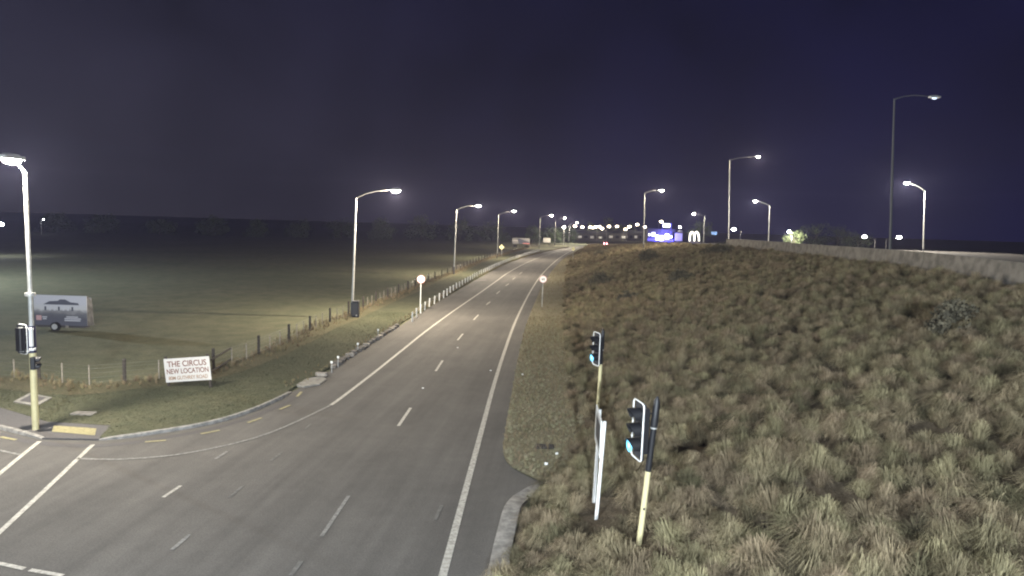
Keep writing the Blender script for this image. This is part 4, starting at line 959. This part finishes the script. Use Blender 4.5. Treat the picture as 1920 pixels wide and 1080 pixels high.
def scatter(name, P, z, variants, smin, smax, lean, label, cat, seed):
    rg = np.random.RandomState(seed); n = len(P)
    col = bpy.data.collections.new(name+'_kinds')
    for v in variants: col.objects.link(v)
    me = bpy.data.meshes.new(name); me.vertices.add(n)
    co = np.zeros((n, 3)); co[:, :2] = P; co[:, 2] = z; me.vertices.foreach_set('co', co.ravel())
    rot = np.stack([rg.normal(0, lean, n), rg.normal(0, lean, n), rg.uniform(0, 6.283, n)], 1)
    a = me.attributes.new('rot', 'FLOAT_VECTOR', 'POINT'); a.data.foreach_set('vector', rot.astype(np.float32).ravel())
    a = me.attributes.new('scl', 'FLOAT', 'POINT'); lo = 0.5+0.5*np.sin(P[:, 0]*1.1+2.1*np.sin(P[:, 1]*0.37))*np.sin(P[:, 1]*0.9+1.7*np.sin(P[:, 0]*0.6))
    a.data.foreach_set('value', (smin+(smax-smin)*(0.5*rg.random_sample(n)+0.5*lo)).astype(np.float32))
    a = me.attributes.new('kindex', 'INT', 'POINT'); a.data.foreach_set('value', rg.randint(0, len(variants), n).astype(np.int32))
    o = bpy.data.objects.new(name, me); C.objects.link(o); tag(o, label, cat, None, 'stuff')
    ng = bpy.data.node_groups.new(name, 'GeometryNodeTree')
    ng.interface.new_socket('Geometry', in_out='INPUT', socket_type='NodeSocketGeometry'); ng.interface.new_socket('Geometry', in_out='OUTPUT', socket_type='NodeSocketGeometry')
    gi = ng.nodes.new('NodeGroupInput'); go = ng.nodes.new('NodeGroupOutput'); mp = ng.nodes.new('GeometryNodeMeshToPoints'); ip = ng.nodes.new('GeometryNodeInstanceOnPoints')
    ci = ng.nodes.new('GeometryNodeCollectionInfo'); ci.inputs['Collection'].default_value = col; ci.inputs['Separate Children'].default_value = True; ci.inputs['Reset Children'].default_value = True
    def attr(nm, ty):
        q = ng.nodes.new('GeometryNodeInputNamedAttribute'); q.data_type = ty; q.inputs['Name'].default_value = nm; return q.outputs['Attribute']
    lk = ng.links.new
    lk(gi.outputs[0], mp.inputs['Mesh']); lk(mp.outputs[0], ip.inputs['Points']); lk(ci.outputs[0], ip.inputs['Instance'])
    ip.inputs['Pick Instance'].default_value = True
    lk(attr('kindex', 'INT'), ip.inputs['Instance Index']); lk(attr('rot', 'FLOAT_VECTOR'), ip.inputs['Rotation']); lk(attr('scl', 'FLOAT'), ip.inputs['Scale'])
    lk(ip.outputs[0], go.inputs[0])
    md = o.modifiers.new('scatter', 'NODES'); md.node_group = ng
    return o
# tussocks: jittered grid over the slope, spacing grows with distance
rg = np.random.RandomState(11)
def jgrid(x0, x1, y0, y1, d):
    X, Yg = np.meshgrid(np.arange(x0, x1, d), np.arange(y0, y1, d)); P = np.stack([X.ravel(), Yg.ravel()], 1); return P+rg.uniform(-.48, .48, P.shape)*d
P = np.concatenate([jgrid(-2, 34, 7, 60, 0.54), jgrid(2, 40, 60, 120, 0.66), jgrid(6, 62, 120, 330, 1.1)])
xt = toe(P[:, 1]); xc = crest(P[:, 1])
keep = (P[:, 0] > xt+0.1+rg.uniform(-.25, .35, len(P))) & (P[:, 0] < xc-0.1)
P = P[keep]
nz = np.sin(P[:, 0]*0.9+1.3*np.sin(P[:, 1]*0.5))*np.sin(P[:, 1]*0.8+P[:, 0]*0.3)
P = P[(nz < 0.78) | (rg.random_sample(len(P)) < 0.35)]
for bx, by in POSTS:                     # trampled patches at the feet of posts
    P = P[((P[:, 0]-bx)/0.45)**2+((P[:, 1]-(by-0.45))/0.75)**2 > 1]
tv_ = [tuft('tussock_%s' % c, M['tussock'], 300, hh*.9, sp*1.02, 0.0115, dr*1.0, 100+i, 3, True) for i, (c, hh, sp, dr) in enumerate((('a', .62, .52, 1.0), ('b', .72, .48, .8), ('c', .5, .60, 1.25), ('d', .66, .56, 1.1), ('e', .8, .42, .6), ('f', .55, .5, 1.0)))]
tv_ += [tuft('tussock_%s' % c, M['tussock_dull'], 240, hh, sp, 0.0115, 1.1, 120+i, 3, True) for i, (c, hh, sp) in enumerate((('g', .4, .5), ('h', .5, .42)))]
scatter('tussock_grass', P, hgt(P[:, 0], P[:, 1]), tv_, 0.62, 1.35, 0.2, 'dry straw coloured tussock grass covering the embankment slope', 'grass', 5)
# verge and lawn grass
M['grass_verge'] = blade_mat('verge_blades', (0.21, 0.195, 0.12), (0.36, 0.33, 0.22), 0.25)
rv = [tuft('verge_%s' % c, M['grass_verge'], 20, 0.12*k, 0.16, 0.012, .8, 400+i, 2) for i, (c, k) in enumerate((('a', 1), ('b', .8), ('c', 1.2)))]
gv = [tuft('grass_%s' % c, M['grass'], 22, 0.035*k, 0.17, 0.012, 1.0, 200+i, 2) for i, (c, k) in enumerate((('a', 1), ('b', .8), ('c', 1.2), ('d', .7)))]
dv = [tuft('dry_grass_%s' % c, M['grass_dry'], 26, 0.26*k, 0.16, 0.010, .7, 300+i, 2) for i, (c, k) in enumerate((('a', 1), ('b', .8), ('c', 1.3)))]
P = jgrid(-40, 12, 20, 60, 0.15); P = P[in_poly(P, [tuple(p) for p in lawn])]
P2 = jgrid(-22, 22, 60, 170, 0.6); P2 = P2[in_poly(P2, [tuple(p) for p in lawn])]
P = np.concatenate([P, P2])
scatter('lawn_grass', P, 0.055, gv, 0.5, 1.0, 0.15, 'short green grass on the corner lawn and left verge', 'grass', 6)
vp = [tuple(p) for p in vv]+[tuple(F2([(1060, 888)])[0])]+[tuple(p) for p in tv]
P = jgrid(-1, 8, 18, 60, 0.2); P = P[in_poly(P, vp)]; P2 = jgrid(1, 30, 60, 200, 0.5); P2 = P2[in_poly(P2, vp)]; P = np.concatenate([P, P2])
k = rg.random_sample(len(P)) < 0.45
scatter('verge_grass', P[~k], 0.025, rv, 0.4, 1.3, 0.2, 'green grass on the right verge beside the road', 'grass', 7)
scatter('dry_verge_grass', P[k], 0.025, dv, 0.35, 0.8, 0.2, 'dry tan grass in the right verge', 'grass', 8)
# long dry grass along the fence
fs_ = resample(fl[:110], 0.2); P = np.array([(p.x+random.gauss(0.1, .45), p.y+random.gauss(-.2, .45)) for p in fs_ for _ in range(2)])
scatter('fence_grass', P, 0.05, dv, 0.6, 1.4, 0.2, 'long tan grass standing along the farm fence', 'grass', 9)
ei2 = resample(smooth_line(inset(pe, 0.3), 4), 0.16); P = np.array([(p.x+random.gauss(-0.15, .22), p.y+random.gauss(0, .2)) for p in ei2])
scatter('edge_grass', P, 0.05, dv, 0.4, 0.9, 0.25, 'tan grass fringe along the left edge of the seal', 'grass', 10)
